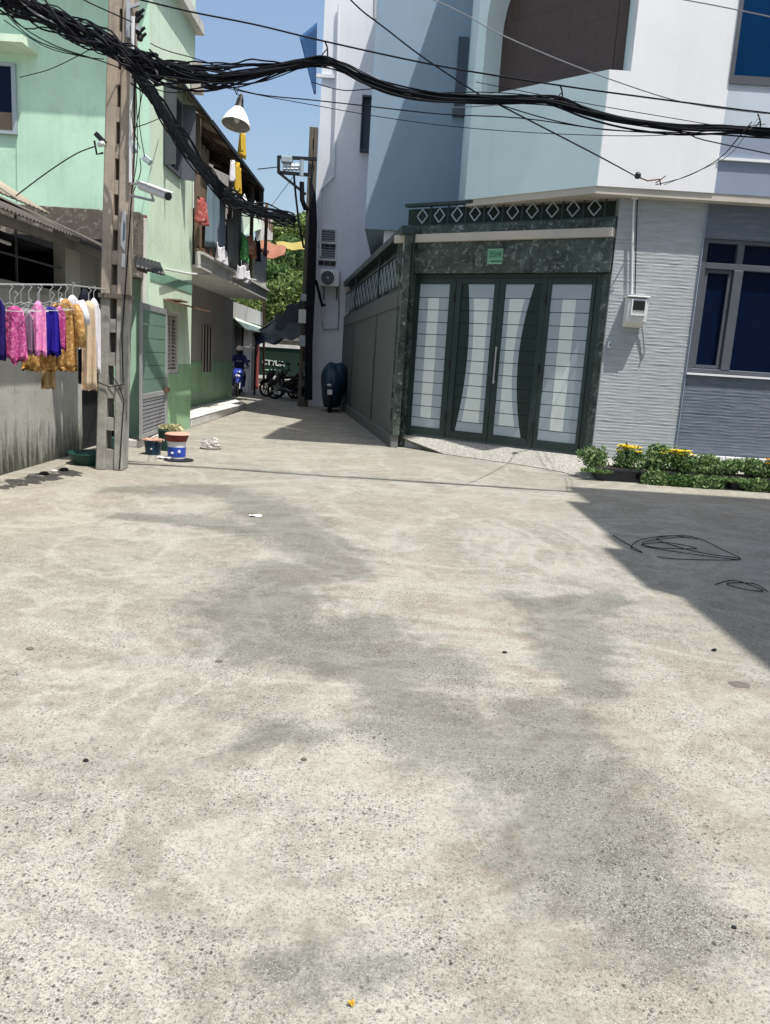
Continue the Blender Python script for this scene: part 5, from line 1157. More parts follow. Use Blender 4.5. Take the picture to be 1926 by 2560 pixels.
# far terrace with its parapet and laundry
ft = thing('house', 'narrow far house with a pale green roof terrace above the lane', 'house', (-5, 27, 0))
a = ay(605, 482, 27); b_ = ay(650, 560, 27)
part(ft, 'terrace_wall', M['greenside'], MB().prism([ay(603, 500, 26.5), ay(648, 520, 29), ay(654, 572, 29), ay(603, 590, 26.5)], (-.2, 0, 0)))
part(ft, 'terrace_wall', M['concpale'], MB().prism([ay(648, 520, 29), ay(682, 545, 32), ay(682, 600, 32), ay(654, 600, 29)], (-.2, 0, 0)))
part(ft, 'wall', M['greywall'], MB().box((-9, 26.1, 0), (-6.1, 29, 6.6)))
for k in range(7):
    p_ = ay(650+k*5, 505+k*8, 29+k*.4); q_ = ay(650+k*5, 545+k*6, 29+k*.4); part(ft, 'railing_bar', M['rust'], MB().tube([p_, q_], .03, 6))
part(ft, 'dish', M['plasticw'], MB().lathe(ay(628, 492, 26.4), [(.3, 0), (.2, -.05), (.02, -.08)], 16, ax=(.3, -1, .3)))
part(ft, 'mast', M['blackm'], MB().tube([ay(626, 495, 26.4), ay(612, 470, 26.4), ay(606, 465, 26.4)], .04, 6))
part(ft, 'clothes', M['mauve'], MB().sheet(lambda u, v: ay(643+u*12, 505+v*42, 28.7)+Vector((.05*math.sin(u*12), 0, 0)), 10, 6, .02))
# low house beyond the balcony
lh = thing('house', 'low shopfront house with pale fascia and green awning behind the motorcyclist', 'house', (-6.5, 30, 0))
X3 = -5.8
part(lh, 'wall', M['greywall'], MB().box((-10, 24.2, 0), (X3, 33.0, 3.2)))
part(lh, 'fascia', M['concpale'], MB().box((X3, 27.0, 2.62), (X3+.3, 33.0, 3.15)))
part(lh, 'awning', M['greenside'], MB().prism([(X3+.3, 27, 2.6), (X3+.3, 33, 2.5), (X3+.75, 32, 2.25), (X3+.7, 27, 2.25)], (0, 0, .04)))
for k, y_ in enumerate((26.4, 28.2, 29.9, 31.5)):
    part(lh, 'shutter_door', M['concdark'] if k % 2 else M['recess'], MB().box((X3+.001, y_, 0), (X3+.05, y_+1.4, 2.4)))
    part(lh, 'door_post', M['concpale'] if k % 2 else M['blackm'], MB().box((X3+.001, y_-.16, 0), (X3+.08, y_, 2.5)))
ep = thing('pillar', 'dull red painted pillar standing beside the green signboard', 'pillar', (ay(632, 962, 33.9).x, 33.9, 0))
p_ = ay(632, 962, 33.9); p_.z = 0; part(ep, 'shaft', M['redpaint'], MB().box((p_.x-.22, p_.y-.2, .1), (p_.x+.22, p_.y+.2, 3.0)), bevel=.02)
part(ep, 'base', M['redpaint'], MB().box((p_.x-.28, p_.y-.26, 0), (p_.x+.28, p_.y+.26, .12)), bevel=.02)
# green signboard wall
YSG = 36.8
a, b_ = ay(642, 866, YSG), ay(738, 943, YSG)
sg = thing('signboard', 'dark green signboard with white lettering at the end of the lane', 'signboard', (a.x, YSG, 0))
part(sg, 'board', M['signgreen'], MB().box((a.x, YSG, b_.z), (b_.x+1.6, YSG+.12, a.z)))
part(sg, 'top_trim', M['concpale'], MB().box((a.x, YSG-.05, a.z), (b_.x+.2, YSG+.12, a.z+.16)))
part(sg, 'bottom_trim', M['concpale'], MB().box((a.x, YSG-.05, b_.z-.14), (b_.x+.2, YSG+.12, b_.z)))
part(sg, 'base', M['ramp'], MB().box((a.x-.5, YSG+.02, 0), (b_.x+1.6, YSG+.12, b_.z-.14)))
c_ = ay(684, 908, YSG-.02)
M['letter'] = paint('white_lettering', (0.5, 0.52, 0.5), rough=.5, amt=0)
text('CTYUA', .32, M['letter'], sg, c_, (1, 0, -.045), (0.045, 0, 1), 'lettering', ext=.01, font_off=.012)
for k_, (x_, w_) in enumerate(((668, .16), (680, .10), (690, .14), (700, .08))):
    c_ = ay(x_, 924, YSG-.02); part(sg, 'small_print', M['plateline'], MB().box((c_.x-w_/2, c_.y-.004, c_.z-.035), (c_.x+w_/2, c_.y, c_.z+.02)))
# wall closing the far end
single(MB().box((-14, 39.5, 0), (8, 40, 2.6)), 'back_wall', M['greywall'], 'dim grey wall closing the far end of the lane behind the signboard', 'wall')
single(MB().box((-5.9, 38, 2.35), (-1.5, 39.4, 2.6)), 'clutter_shelf', M['concdark'], 'dark cluttered shelf above the green signboard', 'shelf')
# dark blue tarpaulin canopy
tc = thing('tarpaulin_canopy', 'dark blue tarpaulin canopy sagging over the parked motorbike', 'canopy', tuple(gz(700, 980)))
Q = [ay(634, 836, 31), ay(772, 742, 25.2), ay(640, 862, 28.5), ay(772, 838, 24.3)]
def cano(u, v):
    p = Q[0].lerp(Q[1], u).lerp(Q[2].lerp(Q[3], u), v); p.z -= .35*math.sin(u*math.pi)*math.sin(v*math.pi) - .06*math.sin(u*17+v*5); return p
part(tc, 'sheet', M['tarpblue'], MB().sheet(cano, 26, 12, .015), smooth=True)
part(tc, 'edge_pole', M['blackm'], MB().tube([Q[0], Q[1]], .05, 6).tube([Q[2], Vector((Q[2].x, Q[2].y, 0))], .04, 6))
part(tc, 'side_sheet', M['tarpblue'], MB().sheet(lambda u, v: ay(772, 735, 25.2).lerp(ay(690, 790, 27), u) + Vector((0, 0, -.55*v + .08*math.sin(u*14))), 14, 4, .02))
# orange and yellow sheets among the trees
oc_ = thing('tarpaulin', 'orange and yellow striped sheet roof among the trees', 'tarpaulin', tuple(ay(700, 650, 33)))
part(oc_, 'orange_sheet', M['orange'], MB().sheet(lambda u, v: ay(652, 600, 33).lerp(ay(716, 618, 33), u).lerp(ay(654, 650, 31.5).lerp(ay(712, 640, 31.5), u), v) + Vector((0, 0, .03*math.sin(u*9))), 20, 6, .03))
M['yellowdull'] = paint('faded_yellow_sheet', (0.30, 0.25, 0.07), rough=0.8, amt=0.4)
part(oc_, 'yellow_sheet', M['yellowdull'], MB().sheet(lambda u, v: ay(690, 606, 34).lerp(ay(768, 606, 34), u).lerp(ay(700, 622, 33).lerp(ay(764, 626, 33), u), v) + Vector((0, 0, .03*math.sin(u*9))), 20, 6, .03))
part(oc_, 'support', M['rust'], MB().tube([ay(660, 640, 32), gz(660, 975)], .05, 6))

# kerb and step on the left of the lane
kind(MB().prism([(-3.88, 15.15, 0), (-3.88, 17.3, 0), (-4.0, 21.5, 0), (-4.85, 23.5, 0), (-4.85, 15.15, 0)], (0, 0, .14)).build('kerb', M['concpale'], bevel=.012), 'structure')

# ================================================================ TREES
def leaves(q, c, r, n_, s, rnd, flat=.7, shell=.35):
    for _ in range(n_):
        while True:
            v = Vector((rnd.uniform(-1, 1), rnd.uniform(-1, 1), rnd.uniform(-1, 1)))
            if shell < v.length < 1: break
        p = Vector((c[0]+v.x*r[0], c[1]+v.y*r[1], c[2]+v.z*r[2]))
        a = Vector((rnd.gauss(0, 1), rnd.gauss(0, 1), rnd.gauss(0, flat))).normalized(); b_ = a.orthogonal().normalized()
        b_ = (Matrix.Rotation(rnd.uniform(0, 6.28), 3, a) @ b_); k = s*rnd.uniform(.6, 1.3); c2 = a.cross(b_)
        q.add([p - b_*k, p + c2*k*.45, p + b_*k, p - c2*k*.45], [(0, 1, 2, 3)])
def tree(label, base, h, clumps, s=.16, mat='treeleaf', seed=1, n_=650, trunk=.16):
    rnd = random.Random(seed); base = Vector(base)
    t = thing('tree', label, 'tree', tuple(base), 'trees beyond the lane')
    tr = MB(); top = Vector(clumps[0][0]); mid = base.lerp(Vector((top.x, top.y, h*.55)), .9)
    tr.tube([base, base.lerp(mid, .5) + Vector((.1, 0, 0)), mid], [trunk, trunk*.8, trunk*.6], 8)
    for c, r in clumps: tr.tube([mid - Vector((0, 0, h*.1)), (mid+Vector(c))/2 + Vector((.1, 0, -.2)), Vector(c)], [trunk*.5, trunk*.35, trunk*.12], 6)
    part(t, 'trunk', M['bark'], tr, smooth=True)
    cr_ = MB()
    for c, r in clumps:
        for k in range(7):
            cc_ = (c[0]+rnd.uniform(-.7, .7)*r, c[1]+rnd.uniform(-.7, .7)*r, c[2]+rnd.uniform(-.6, .6)*r)
            rr = r*rnd.uniform(.35, .62); leaves(cr_, cc_, (rr, rr, rr*.8), n_//7, s, rnd, shell=.1)
    part(t, 'crown', M[mat], cr_)
    return t
def cl(lst, Y): return [(tuple(ay(x, y, Y+dy)), r) for x, y, r, dy in lst]
tree('tall pale green tree above the far rooftops beside the second pole', (ay(735, 900, 52).x, 52, 0), 11, cl([(742, 575, 1.3, 0), (720, 590, 1.1, 1), (762, 570, 1.1, -1), (700, 610, 1.0, 0), (775, 600, 1.1, 0), (745, 615, 1.3, 0)], 52), s=.15, seed=3, n_=900)
tree('dark leafy tree behind the orange sheet roof', (-5.5, 43, 0), 8, cl([(700, 670, 1.3, 0), (735, 660, 1.3, 1), (675, 690, 1.1, -1), (757, 640, 1.2, 0), (690, 720, 1.2, 0), (722, 705, 1.3, 0)], 43), s=.13, mat='leafdark', seed=5, n_=1100)
tree('sunlit bushy tree in the middle of the lane end', (-4.5, 40.8, 0), 6, cl([(715, 725, 1.1, 0), (740, 715, 1.1, 0), (690, 745, 1.0, 0), (735, 755, 1.1, -.3), (765, 730, 1.0, 0), (705, 770, .9, 0), (735, 790, .9, 0)], 40.8), s=.11, seed=8, n_=1200)
tree('low green shrub tree over the shopfront roof', (-7.0, 40.6, 0), 5, cl([(585, 770, 1.0, 0), (620, 780, .95, 0), (650, 790, .9, 0), (600, 790, .9, 0), (670, 780, .9, 0)], 40.6), s=.11, seed=11, n_=1000)
tree('far tree filling the gap left of the second pole', (-2.5, 60, 0), 11, cl([(690, 640, 1.8, 0), (720, 630, 1.8, 0), (750, 650, 1.8, 0), (775, 670, 1.8, 0), (665, 680, 1.6, 0), (640, 700, 1.6, 0)], 60), s=.2, mat='leafdark', seed=13, n_=1000)

# ================================================================ VEHICLES
def motorbike(name, label, origin, yaw, body, dark=False):
    o = Vector(origin); t = thing(name, label, 'motorbike', tuple(o)); c, s = math.cos(yaw), math.sin(yaw)
    def W(x, y, z): return Vector((o.x + c*x - s*y, o.y + s*x + c*y, o.z+z))       # x forward, y left
    fwd = Vector((c, s, 0)); lat = Vector((-s, c, 0))
    for x_ in (.62, -.60):
        wh = part(t, 'wheel', M['steel'], MB().lathe(W(x_, 0, .28) - lat*.03, [(.05, 0), (.05, .06)], 14, ax=lat))
        cc_ = W(x_, 0, .28); q = MB()
        q.tube([cc_ + fwd*(.245*math.cos(a*math.pi/12)) + Vector((0, 0, .245*math.sin(a*math.pi/12))) for a in range(25)], .042, 8); part(wh, 'tyre', M['rubber'], q, smooth=True)
        q = MB()
        for k in range(5): q.bar(cc_, cc_ + fwd*(.21*math.cos(k*1.2566)) + Vector((0, 0, .21*math.sin(k*1.2566))), .03, .02, up=lat)
        part(wh, 'spokes', M['steel'], q)
    # front cowl, leg shield, floor, seat, tail as lofted shapes
    def loft(secs):
        q = MB(); vs = []; n_ = 12
        for (x, z, wy, hz) in secs:
            for j in range(n_):
                a = 6.283*j/n_; ca, sa = math.cos(a), math.sin(a)
                vs.append(W(x, wy*math.copysign(abs(ca)**.7, ca), z + hz*math.copysign(abs(sa)**.7, sa)))
        k = len(secs); q.add(vs, [(i*n_+j, i*n_+(j+1) % n_, (i+1)*n_+(j+1) % n_, (i+1)*n_+j) for i in range(k-1) for j in range(n_)] + [tuple(range(n_)), tuple(range((k-1)*n_, k*n_))]); return q
    part(t, 'front_cowl', M[body], loft([(.62, .62, .05, .05), (.56, .68, .14, .14), (.46, .78, .19, .17), (.36, .86, .15, .10), (.30, .9, .08, .05)]), smooth=True)
    part(t, 'leg_shield', M[body], loft([(.50, .72, .17, .12), (.42, .52, .20, .16), (.32, .35, .16, .10), (.1, .28, .14, .05), (-.15, .30, .15, .06)]), smooth=True)
    part(t, 'body', M[body], loft([(-.05, .45, .10, .10), (-.3, .52, .17, .16), (-.6, .60, .16, .14), (-.85, .68, .10, .08), (-.95, .72, .04, .03)]), smooth=True)
    part(t, 'seat', M['rubber'], loft([(.12, .66, .07, .03), (-.1, .72, .12, .05), (-.4, .74, .14, .05), (-.7, .77, .12, .05), (-.82, .78, .06, .03)]), smooth=True)
    part(t, 'fork', M['steel'], MB().tube([W(.40, .07, .8), W(.62, .07, .28)], .022, 8).tube([W(.40, -.07, .8), W(.62, -.07, .28)], .022, 8))
    part(t, 'fender', M[body], MB().tube([W(.62 + .31*math.cos(a), 0, .28 + .31*math.sin(a)) for a in (2.4, 2.0, 1.57, 1.1, .6)], [.04, .06, .065, .06, .03], 8))
    part(t, 'handlebar', M['blackm'], MB().tube([W(.20, .36, .98), W(.32, .2, .98), W(.36, 0, .92), W(.32, -.2, .98), W(.20, -.36, .98)], .018, 8))
    for sg_ in (-1, 1):
        m_ = part(t, 'mirror', M['blackm'], MB().ell(W(.30, sg_*.34, 1.22), (.06, .04, .045)), smooth=True)
        part(m_, 'stalk', M['blackm'], MB().tube([W(.26, sg_*.26, .99), W(.28, sg_*.32, 1.2)], .008, 5))
    part(t, 'headlight', M['lampglass'], MB().ell(W(.60, 0, .70), (.05, .09, .06)) if abs(c) > .7 else MB().ell(W(.60, 0, .70), (.09, .05, .06)), smooth=True)
    part(t, 'exhaust', M['steel'], MB().tube([W(.1, -.12, .2), W(-.4, -.17, .24), W(-.85, -.18, .36)], [.025, .045, .05], 10))
    part(t, 'stand', M['blackm'], MB().tube([W(0, .08, .25), W(-.05, .24, .01)], .015, 6))
    return t, W
ro = gz(596, 990)
mo, W = motorbike('motorbike', 'blue motorbike ridden toward the camera from the far left of the lane', (ro.x, ro.y, 0), rad(-82), 'bikeblue')
def person():
    t = thing('person', 'person in a dark blue jacket and white helmet riding the blue motorbike', 'person', (ro.x, ro.y, 0))
    J = {'pel': W(-.30, 0, .84), 'sp': W(-.28, 0, 1.05), 'ch': W(-.22, 0, 1.27), 'nk': W(-.19, 0, 1.42), 'hd': W(-.17, 0, 1.50),
         'ls': W(-.21, .18, 1.34), 'le': W(-.02, .27, 1.12), 'lh': W(.20, .33, 1.01), 'rs': W(-.21, -.18, 1.34), 're': W(-.02, -.27, 1.12), 'rh': W(.20, -.33, 1.01),
         'lk': W(.12, .20, .72), 'la': W(.06, .18, .36), 'lt': W(.22, .18, .31), 'rk': W(.12, -.20, .72), 'ra': W(.06, -.18, .36), 'rt': W(.22, -.18, .31), 'lhip': W(-.26, .1, .80), 'rhip': W(-.26, -.1, .80)}
    ks = list(J); idx = {k: i for i, k in enumerate(ks)}
    E_ = [('pel', 'sp'), ('sp', 'ch'), ('ch', 'nk'), ('nk', 'hd'), ('ch', 'ls'), ('ls', 'le'), ('le', 'lh'), ('ch', 'rs'), ('rs', 're'), ('re', 'rh'), ('pel', 'lhip'), ('lhip', 'lk'), ('lk', 'la'), ('la', 'lt'), ('pel', 'rhip'), ('rhip', 'rk'), ('rk', 'ra'), ('ra', 'rt')]
    Rr = {'pel': .15, 'sp': .14, 'ch': .16, 'nk': .06, 'hd': .07, 'ls': .075, 'le': .05, 'lh': .035, 'rs': .075, 're': .05, 'rh': .035, 'lk': .07, 'la': .045, 'lt': .04, 'rk': .07, 'ra': .045, 'rt': .04, 'lhip': .095, 'rhip': .095}
    me = bpy.data.meshes.new('body'); b0 = Vector((ro.x, ro.y, 0))
    me.from_pydata([tuple(J[k]-b0) for k in ks], [(idx[a], idx[b_]) for a, b_ in E_], [])
    o = bpy.data.objects.new('body', me); COL.objects.link(o)
    sk = o.modifiers.new('s', 'SKIN'); o.modifiers.new('u', 'SUBSURF').levels = 1
    for i, k in enumerate(ks):
        sv = me.skin_vertices[0].data[i]; sv.radius = (Rr[k], Rr[k]); sv.use_root = (k == 'pel')
    dg = bpy.context.evaluated_depsgraph_get(); m2 = bpy.data.meshes.new_from_object(o.evaluated_get(dg)); bpy.data.objects.remove(o)
    m2.materials.clear(); m2.materials.append(M['jacket']); m2.materials.append(M['trouser']); m2.polygons.foreach_set('use_smooth', [True]*len(m2.polygons))
    for p in m2.polygons:
        if p.center.z < .86: p.material_index = 1
    o = bpy.data.objects.new('body', m2); COL.objects.link(o); o.parent = t
    hd = part(t, 'head', M['skin'], MB().ell(W(-.15, 0, 1.56), (.085, .10, .125), 16, 12), smooth=True)
    part(hd, 'nose', M['skin'], MB().ell(W(-.045, 0, 1.545), (.016, .022, .024), 8, 6), smooth=True)
    part(hd, 'face_mask', M['blackc'], MB().ell(W(-.12, 0, 1.51), (.085, .085, .06), 12, 8), smooth=True)
    for sg_ in (-1, 1): part(hd, 'eye', M['dark'], MB().ell(W(-.058, sg_*.035, 1.575), (.012, .012, .008), 8, 6))
    hel = MB(); vs = []; n_ = 20
    for i in range(9):
        p = (math.pi*.56)*i/8
        for j in range(n_):
            a = 6.283*j/n_; q = Vector((.135*math.sin(p)*math.cos(a), .125*math.sin(p)*math.sin(a), .13*math.cos(p))); vs.append(W(-.17+q.x, q.y, 1.60+q.z))
    hel.add(vs, [(i*n_+j, i*n_+(j+1) % n_, (i+1)*n_+(j+1) % n_, (i+1)*n_+j) for i in range(8) for j in range(n_)])
    part(t, 'helmet', M['enamel'], hel, smooth=True)
    part(t, 'jacket_stripe', M['tarpgrey'], MB().tube([W(-.085, .10, 1.2), W(-.06, 0, 1.19), W(-.085, -.10, 1.2)], .022, 6))
    for sg_ in (-1, 1):
        hp = W(.20, sg_*.33, 1.0); h_ = part(t, 'hand', M['skin'], MB().ell(hp, (.04, .05, .03), 10, 6), smooth=True)
        fg = MB()
        for k in range(4): fg.tube([hp + Vector((.02*(k-1.5), 0, .01)), hp + Vector((.02*(k-1.5), -.05, .012)), hp + Vector((.02*(k-1.5), -.055, -.03))], .009, 6)
        part(h_, 'fingers', M['skin'], fg, smooth=True)
        part(t, 'shoe', M['enamel'], MB().ell(W(.17, sg_*.18, .29), (.05, .12, .045), 12, 6), smooth=True)
person()
bo = gz(712, 1000)
motorbike('motorbike', 'black motorbike parked sideways under the dark blue canopy', (bo.x+.25, bo.y+.1, 0), rad(172), 'bikeblack')
motorbike('motorbike', 'second black motorbike parked close behind the first under the canopy', (bo.x+.75, bo.y+.9, 0), rad(160), 'bikeblack')
motorbike('motorbike', 'third dark motorbike standing against the second pole under the canopy', (bo.x+.15, bo.y+1.7, 0), rad(185), 'bikeblack')
motorbike('motorbike', 'dark motorbike at the back left of the parked group under the canopy', (bo.x-.25, bo.y+1.2, 0), rad(165), 'bikeblack')
# bike under a blue cover
tb = gz(825, 1030); tb = Vector((tb.x, tb.y+.5, 0))
cv = thing('covered_motorbike', 'motorbike wrapped in a dark blue cover leaning by the yard wall', 'motorbike', tuple(tb))
q = MB(); vs = []; n_ = 30; zs = [0.12, .3, .5, .7, .9, 1.05, 1.2, 1.30, 1.36]
ww = [.26, .31, .37, .41, .43, .42, .34, .20, .05]
for j, (z, w_) in enumerate(zip(zs, ww)):
    for i in range(n_):
        a = 6.283*i/n_; f = 1 + .08*math.sin(7*a+z*5) + .05*math.sin(13*a-z*4)
        vs.append(tb + Vector((w_*f*math.cos(a)*.82+.05*z, w_*f*1.9*math.sin(a)*(1 if z < 1 else .8), z + (.10*math.sin(a*2+1) if 2 < j < 8 else 0))))
k = len(zs); q.add(vs, [(i*n_+j, i*n_+(j+1) % n_, (i+1)*n_+(j+1) % n_, (i+1)*n_+j) for i in range(k-1) for j in range(n_)] + [tuple(range(n_)), tuple(range((k-1)*n_, k*n_))])
part(cv, 'cover', M['tarpteal'], q, smooth=True)
part(cv, 'wheel', M['rubber'], MB().tube([tb + Vector((0, -.62+.26*math.cos(a/12*math.pi), .29+.26*math.sin(a/12*math.pi))) for a in range(25)], .05, 8), smooth=True)
part(cv, 'number_plate', M['plasticw'], MB().box(tb + Vector((-.06, -.90, .50)), tb + Vector((.07, -.885, .64))))
part(cv, 'tail_light', M['lampglass'], MB().ell(tb + Vector((-.02, -.87, .76)), (.07, .03, .04)), smooth=True)

# ================================================================ BUCKETS AND SMALL THINGS BY THE POLE
def bucket(label, c, r0, r1, h, mat, cat='bucket', name='bucket', rim=True):
    t = thing(name, label, cat, tuple(c)); c = Vector(c)
    part(t, 'body', M[mat], MB().lathe(c, [(r0, 0), (r1, h), (r1-.012, h), (r0-.01, .02), (.001, .02)], 24, cap=False).lathe(c, [(.001, .0), (r0, .0)], 24, cap=False), smooth=False)
    if rim: part(t, 'rim', M[mat], MB().tube([c + Vector((r1*math.cos(a/12*math.pi), r1*math.sin(a/12*math.pi), h)) for a in range(25)], .010, 6))
    return t
c1 = gz(383, 1136)
M['tubblue'] = paint('dark_blue_tub', (0.012, 0.035, 0.07), rough=.4, amt=.2, dirt=(.05, .06, .07), scale=9)
M['pailblue'] = paint('blue_printed_pail', (0.03, 0.07, 0.40), rough=.4, amt=.1)
M['rib'] = paint('brown_red_tray', (0.17, 0.03, 0.018), rough=.6, amt=.2)
M['clay'] = paint('clay_pink', (0.45, 0.27, 0.2), rough=.8, amt=.3)
M['potgreen'] = paint('green_pot', (0.012, 0.055, 0.042), rough=.5, amt=.2)
t = bucket('dark blue round tub topped with pale scraps near the pole', c1, .10, .125, .20, 'tubblue', 'tub', 'tub')
part(t, 'scraps', M['clay'], MB().sheet(lambda u, v: Vector(c1) + Vector(((u-.5)*.26, (v-.5)*.24, .205+.02*math.sin(u*9)*math.cos(v*11))), 12, 10, .02))
part(t, 'white_spot', M['plasticw'], MB().ell(Vector(c1) + Vector((.01, -.112, .09)), (.016, .006, .014), 8, 6))
c2 = gz(415, 1128) + Vector((0, .12, 0))
t = bucket('dark green pail full of pale yellowish cuttings behind the white one', c2, .12, .15, .30, 'potgreen')
q = MB(); leaves(q, (c2.x+.05, c2.y, .34), (.19, .14, .05), 260, .035, random.Random(4), shell=0)
M['paleleaf'] = leafmat('pale_cuttings', (.35, .34, .15), (.72, .70, .45)); part(t, 'cuttings', M['paleleaf'], q)
c3 = gz(442, 1147)
t = bucket('blue and white printed paint pail under a reddish brown tray', c3, .115, .125, .24, 'plasticw')
part(t, 'printed_band', M['pailblue'], MB().lathe(Vector(c3) + Vector((0, 0, .04)), [(.121, 0), (.1255, .13)], 24, cap=False))
for k in range(2):
    a = -1.8+k*.75; part(t, 'logo', M['plasticw'], MB().ell(Vector(c3) + Vector((.123*math.cos(a), .123*math.sin(a), .09+.02*(k % 2))), (.022, .012, .018+.008*(k % 2)), 8, 6))
tr_ = single(MB().lathe(Vector(c3) + Vector((0, 0, .245)), [(.13, 0), (.155, .06), (.16, .085), (.14, .085), (.12, .04), (.001, .04)], 24), 'tray', M['rib'], 'reddish brown round tray lying on the blue and white pail', 'tray')
single(MB().lathe(Vector(c3) + Vector((.01, .0, .331)), [(.15, 0), (.175, .012), (.15, .03), (.001, .035)], 20), 'lid', M['clay'], 'flat pinkish lid resting on the brown tray', 'lid')
single(MB().lathe(gz(445, 1152) + Vector((0, .04, .002)), [(.20, 0), (.20, .012), (.001, .012)], 24), 'drain_cover', M['blackm'], 'flat dark disc on the ground under the paint pail', 'disc')
c4 = gz(395, 1148)
single(MB().sheet(lambda u, v: Vector((c4.x + lerp(-.02, .17, u), c4.y+.05 + lerp(-.04, .06, v)*(1-u*.3), .012+.02*math.sin(u*7+v*5)**2)), 8, 5, .006), 'paper_scrap', M['plasticw'], 'crumpled white scrap lying left of the paint pail', 'paper')
# clear bag / basket of stones
c5 = gz(527, 1122)
bs = thing('wire_basket', 'low wire basket of pale pebbles standing alone on the concrete', 'basket', tuple(c5))
rnd = random.Random(12)
for k in range(26):
    a = rnd.uniform(0, 6.28); r_ = rnd.uniform(0, .13); s_ = rnd.uniform(.022, .04)
    part(bs, 'pebble', M['pebble'], MB().ell(Vector(c5) + Vector((r_*math.cos(a), r_*math.sin(a), .03+rnd.uniform(0, .07))), (s_*1.3, s_, s_*.8), 8, 6), smooth=True)
for k in range(8):
    a = k/8*math.pi; d_ = Vector((math.cos(a), math.sin(a), 0)); P_5 = [Vector(c5) + d_*(.16*math.cos(u*math.pi)) + Vector((0, 0, .01+.17*math.sin(u*math.pi)**.7)) for u in [i/12 for i in range(13)]]
    part(bs, 'wire', M['steel'], MB().tube(P_5, .003, 4))
part(bs, 'base', M['recess'], MB().lathe(c5, [(.15, 0), (.165, .03), (.14, .03)], 20))
# pot beside the shed
c6 = gz(205, 1166)
t = bucket('wide dark green basin between the shed wall and the pole', c6 + Vector((.02, .25, 0)), .20, .27, .14, 'potgreen', 'basin', 'basin')
t = thing('potted_plant', 'bright green leafy plant seen through the slots of the pole', 'plant', tuple(c6 + Vector((.2, .7, 0))))
p6 = ay(268, 985, 10.3); q = MB(); leaves(q, tuple(p6), (.10, .12, .17), 320, .045, random.Random(6), shell=0); part(t, 'leaves', M['leaf'], q)
part(t, 'stem', M['bark'], MB().tube([(p6.x, p6.y, .25), tuple(p6)], .012, 6)); part(t, 'pot', M['potgreen'], MB().lathe((p6.x, p6.y, 0), [(.1, 0), (.14, .28), (.12, .28)], 16))
# hanging dark cloth and shoes line at the shed foot
for i, (x, y) in enumerate(((70, 1192), (100, 1186), (126, 1180), (150, 1176))):
    p_ = gz(x, y) + Vector((.05, 0, 0))
    single(MB().lathe(p_ + Vector((0, 0, 0)), [(.05, 0), (.055, .02), (.03, .035), (.001, .03)], 10), 'sandal', M['blackm'] if i % 2 else M['recess'], ['dark sandal at the foot of the stained wall, leftmost', 'grey sandal second from the left by the stained wall', 'dark sandal third along the stained wall', 'grey sandal nearest the pole by the stained wall'][i], 'sandal', group='sandals along the shed wall')

# ================================================================ PLANTERS AND FLOWERS (right)
def planter(label, x0, x1, y0, y1, h):
    t = thing('planter', label, 'planter', ((x0+x1)/2, (y0+y1)/2, 0), 'plastic planters below the stone wall')
    i_ = .03
    vs = [(x0+i_, y0+i_, 0), (x1-i_, y0+i_, 0), (x1-i_, y1-i_, 0), (x0+i_, y1-i_, 0), (x0, y0, h), (x1, y0, h), (x1, y1, h), (x0, y1, h)]
    part(t, 'box', M['planter'], MB().add(vs, [(0, 3, 2, 1), (0, 1, 5, 4), (1, 2, 6, 5), (2, 3, 7, 6), (3, 0, 4, 7), (4, 5, 6, 7)]), bevel=.008)
    part(t, 'rim', M['planter'], MB().box((x0-.012, y0-.012, h-.03), (x1+.012, y0+.008, h)).box((x0-.012, y1-.008, h-.03), (x1+.012, y1+.012, h)).box((x0-.012, y0+.008, h-.03), (x0+.008, y1-.008, h)).box((x1-.008, y0+.008, h-.03), (x1+.012, y1-.008, h)))
    part(t, 'soil', M['soil'], MB().box((x0+.01, y0+.01, h-.01), (x1-.01, y1-.01, h+.004)))
    return t
px0 = gz(1488, 1198); 
edges = [2.98, 3.62, 4.26, 4.90, 5.54, 6.18]
labs = ['dark plastic planter at the left end, its corner bare', 'dark plastic planter under the yellow flowers', 'dark plastic planter hidden by trailing green leaves', 'dark plastic planter under the orange flowers', 'dark plastic planter at the right edge']
for k in range(5): planter(labs[k], edges[k]+.02, edges[k+1]-.02, 11.12-.02*k, 11.50-.02*k, .19)
rnd = random.Random(21)
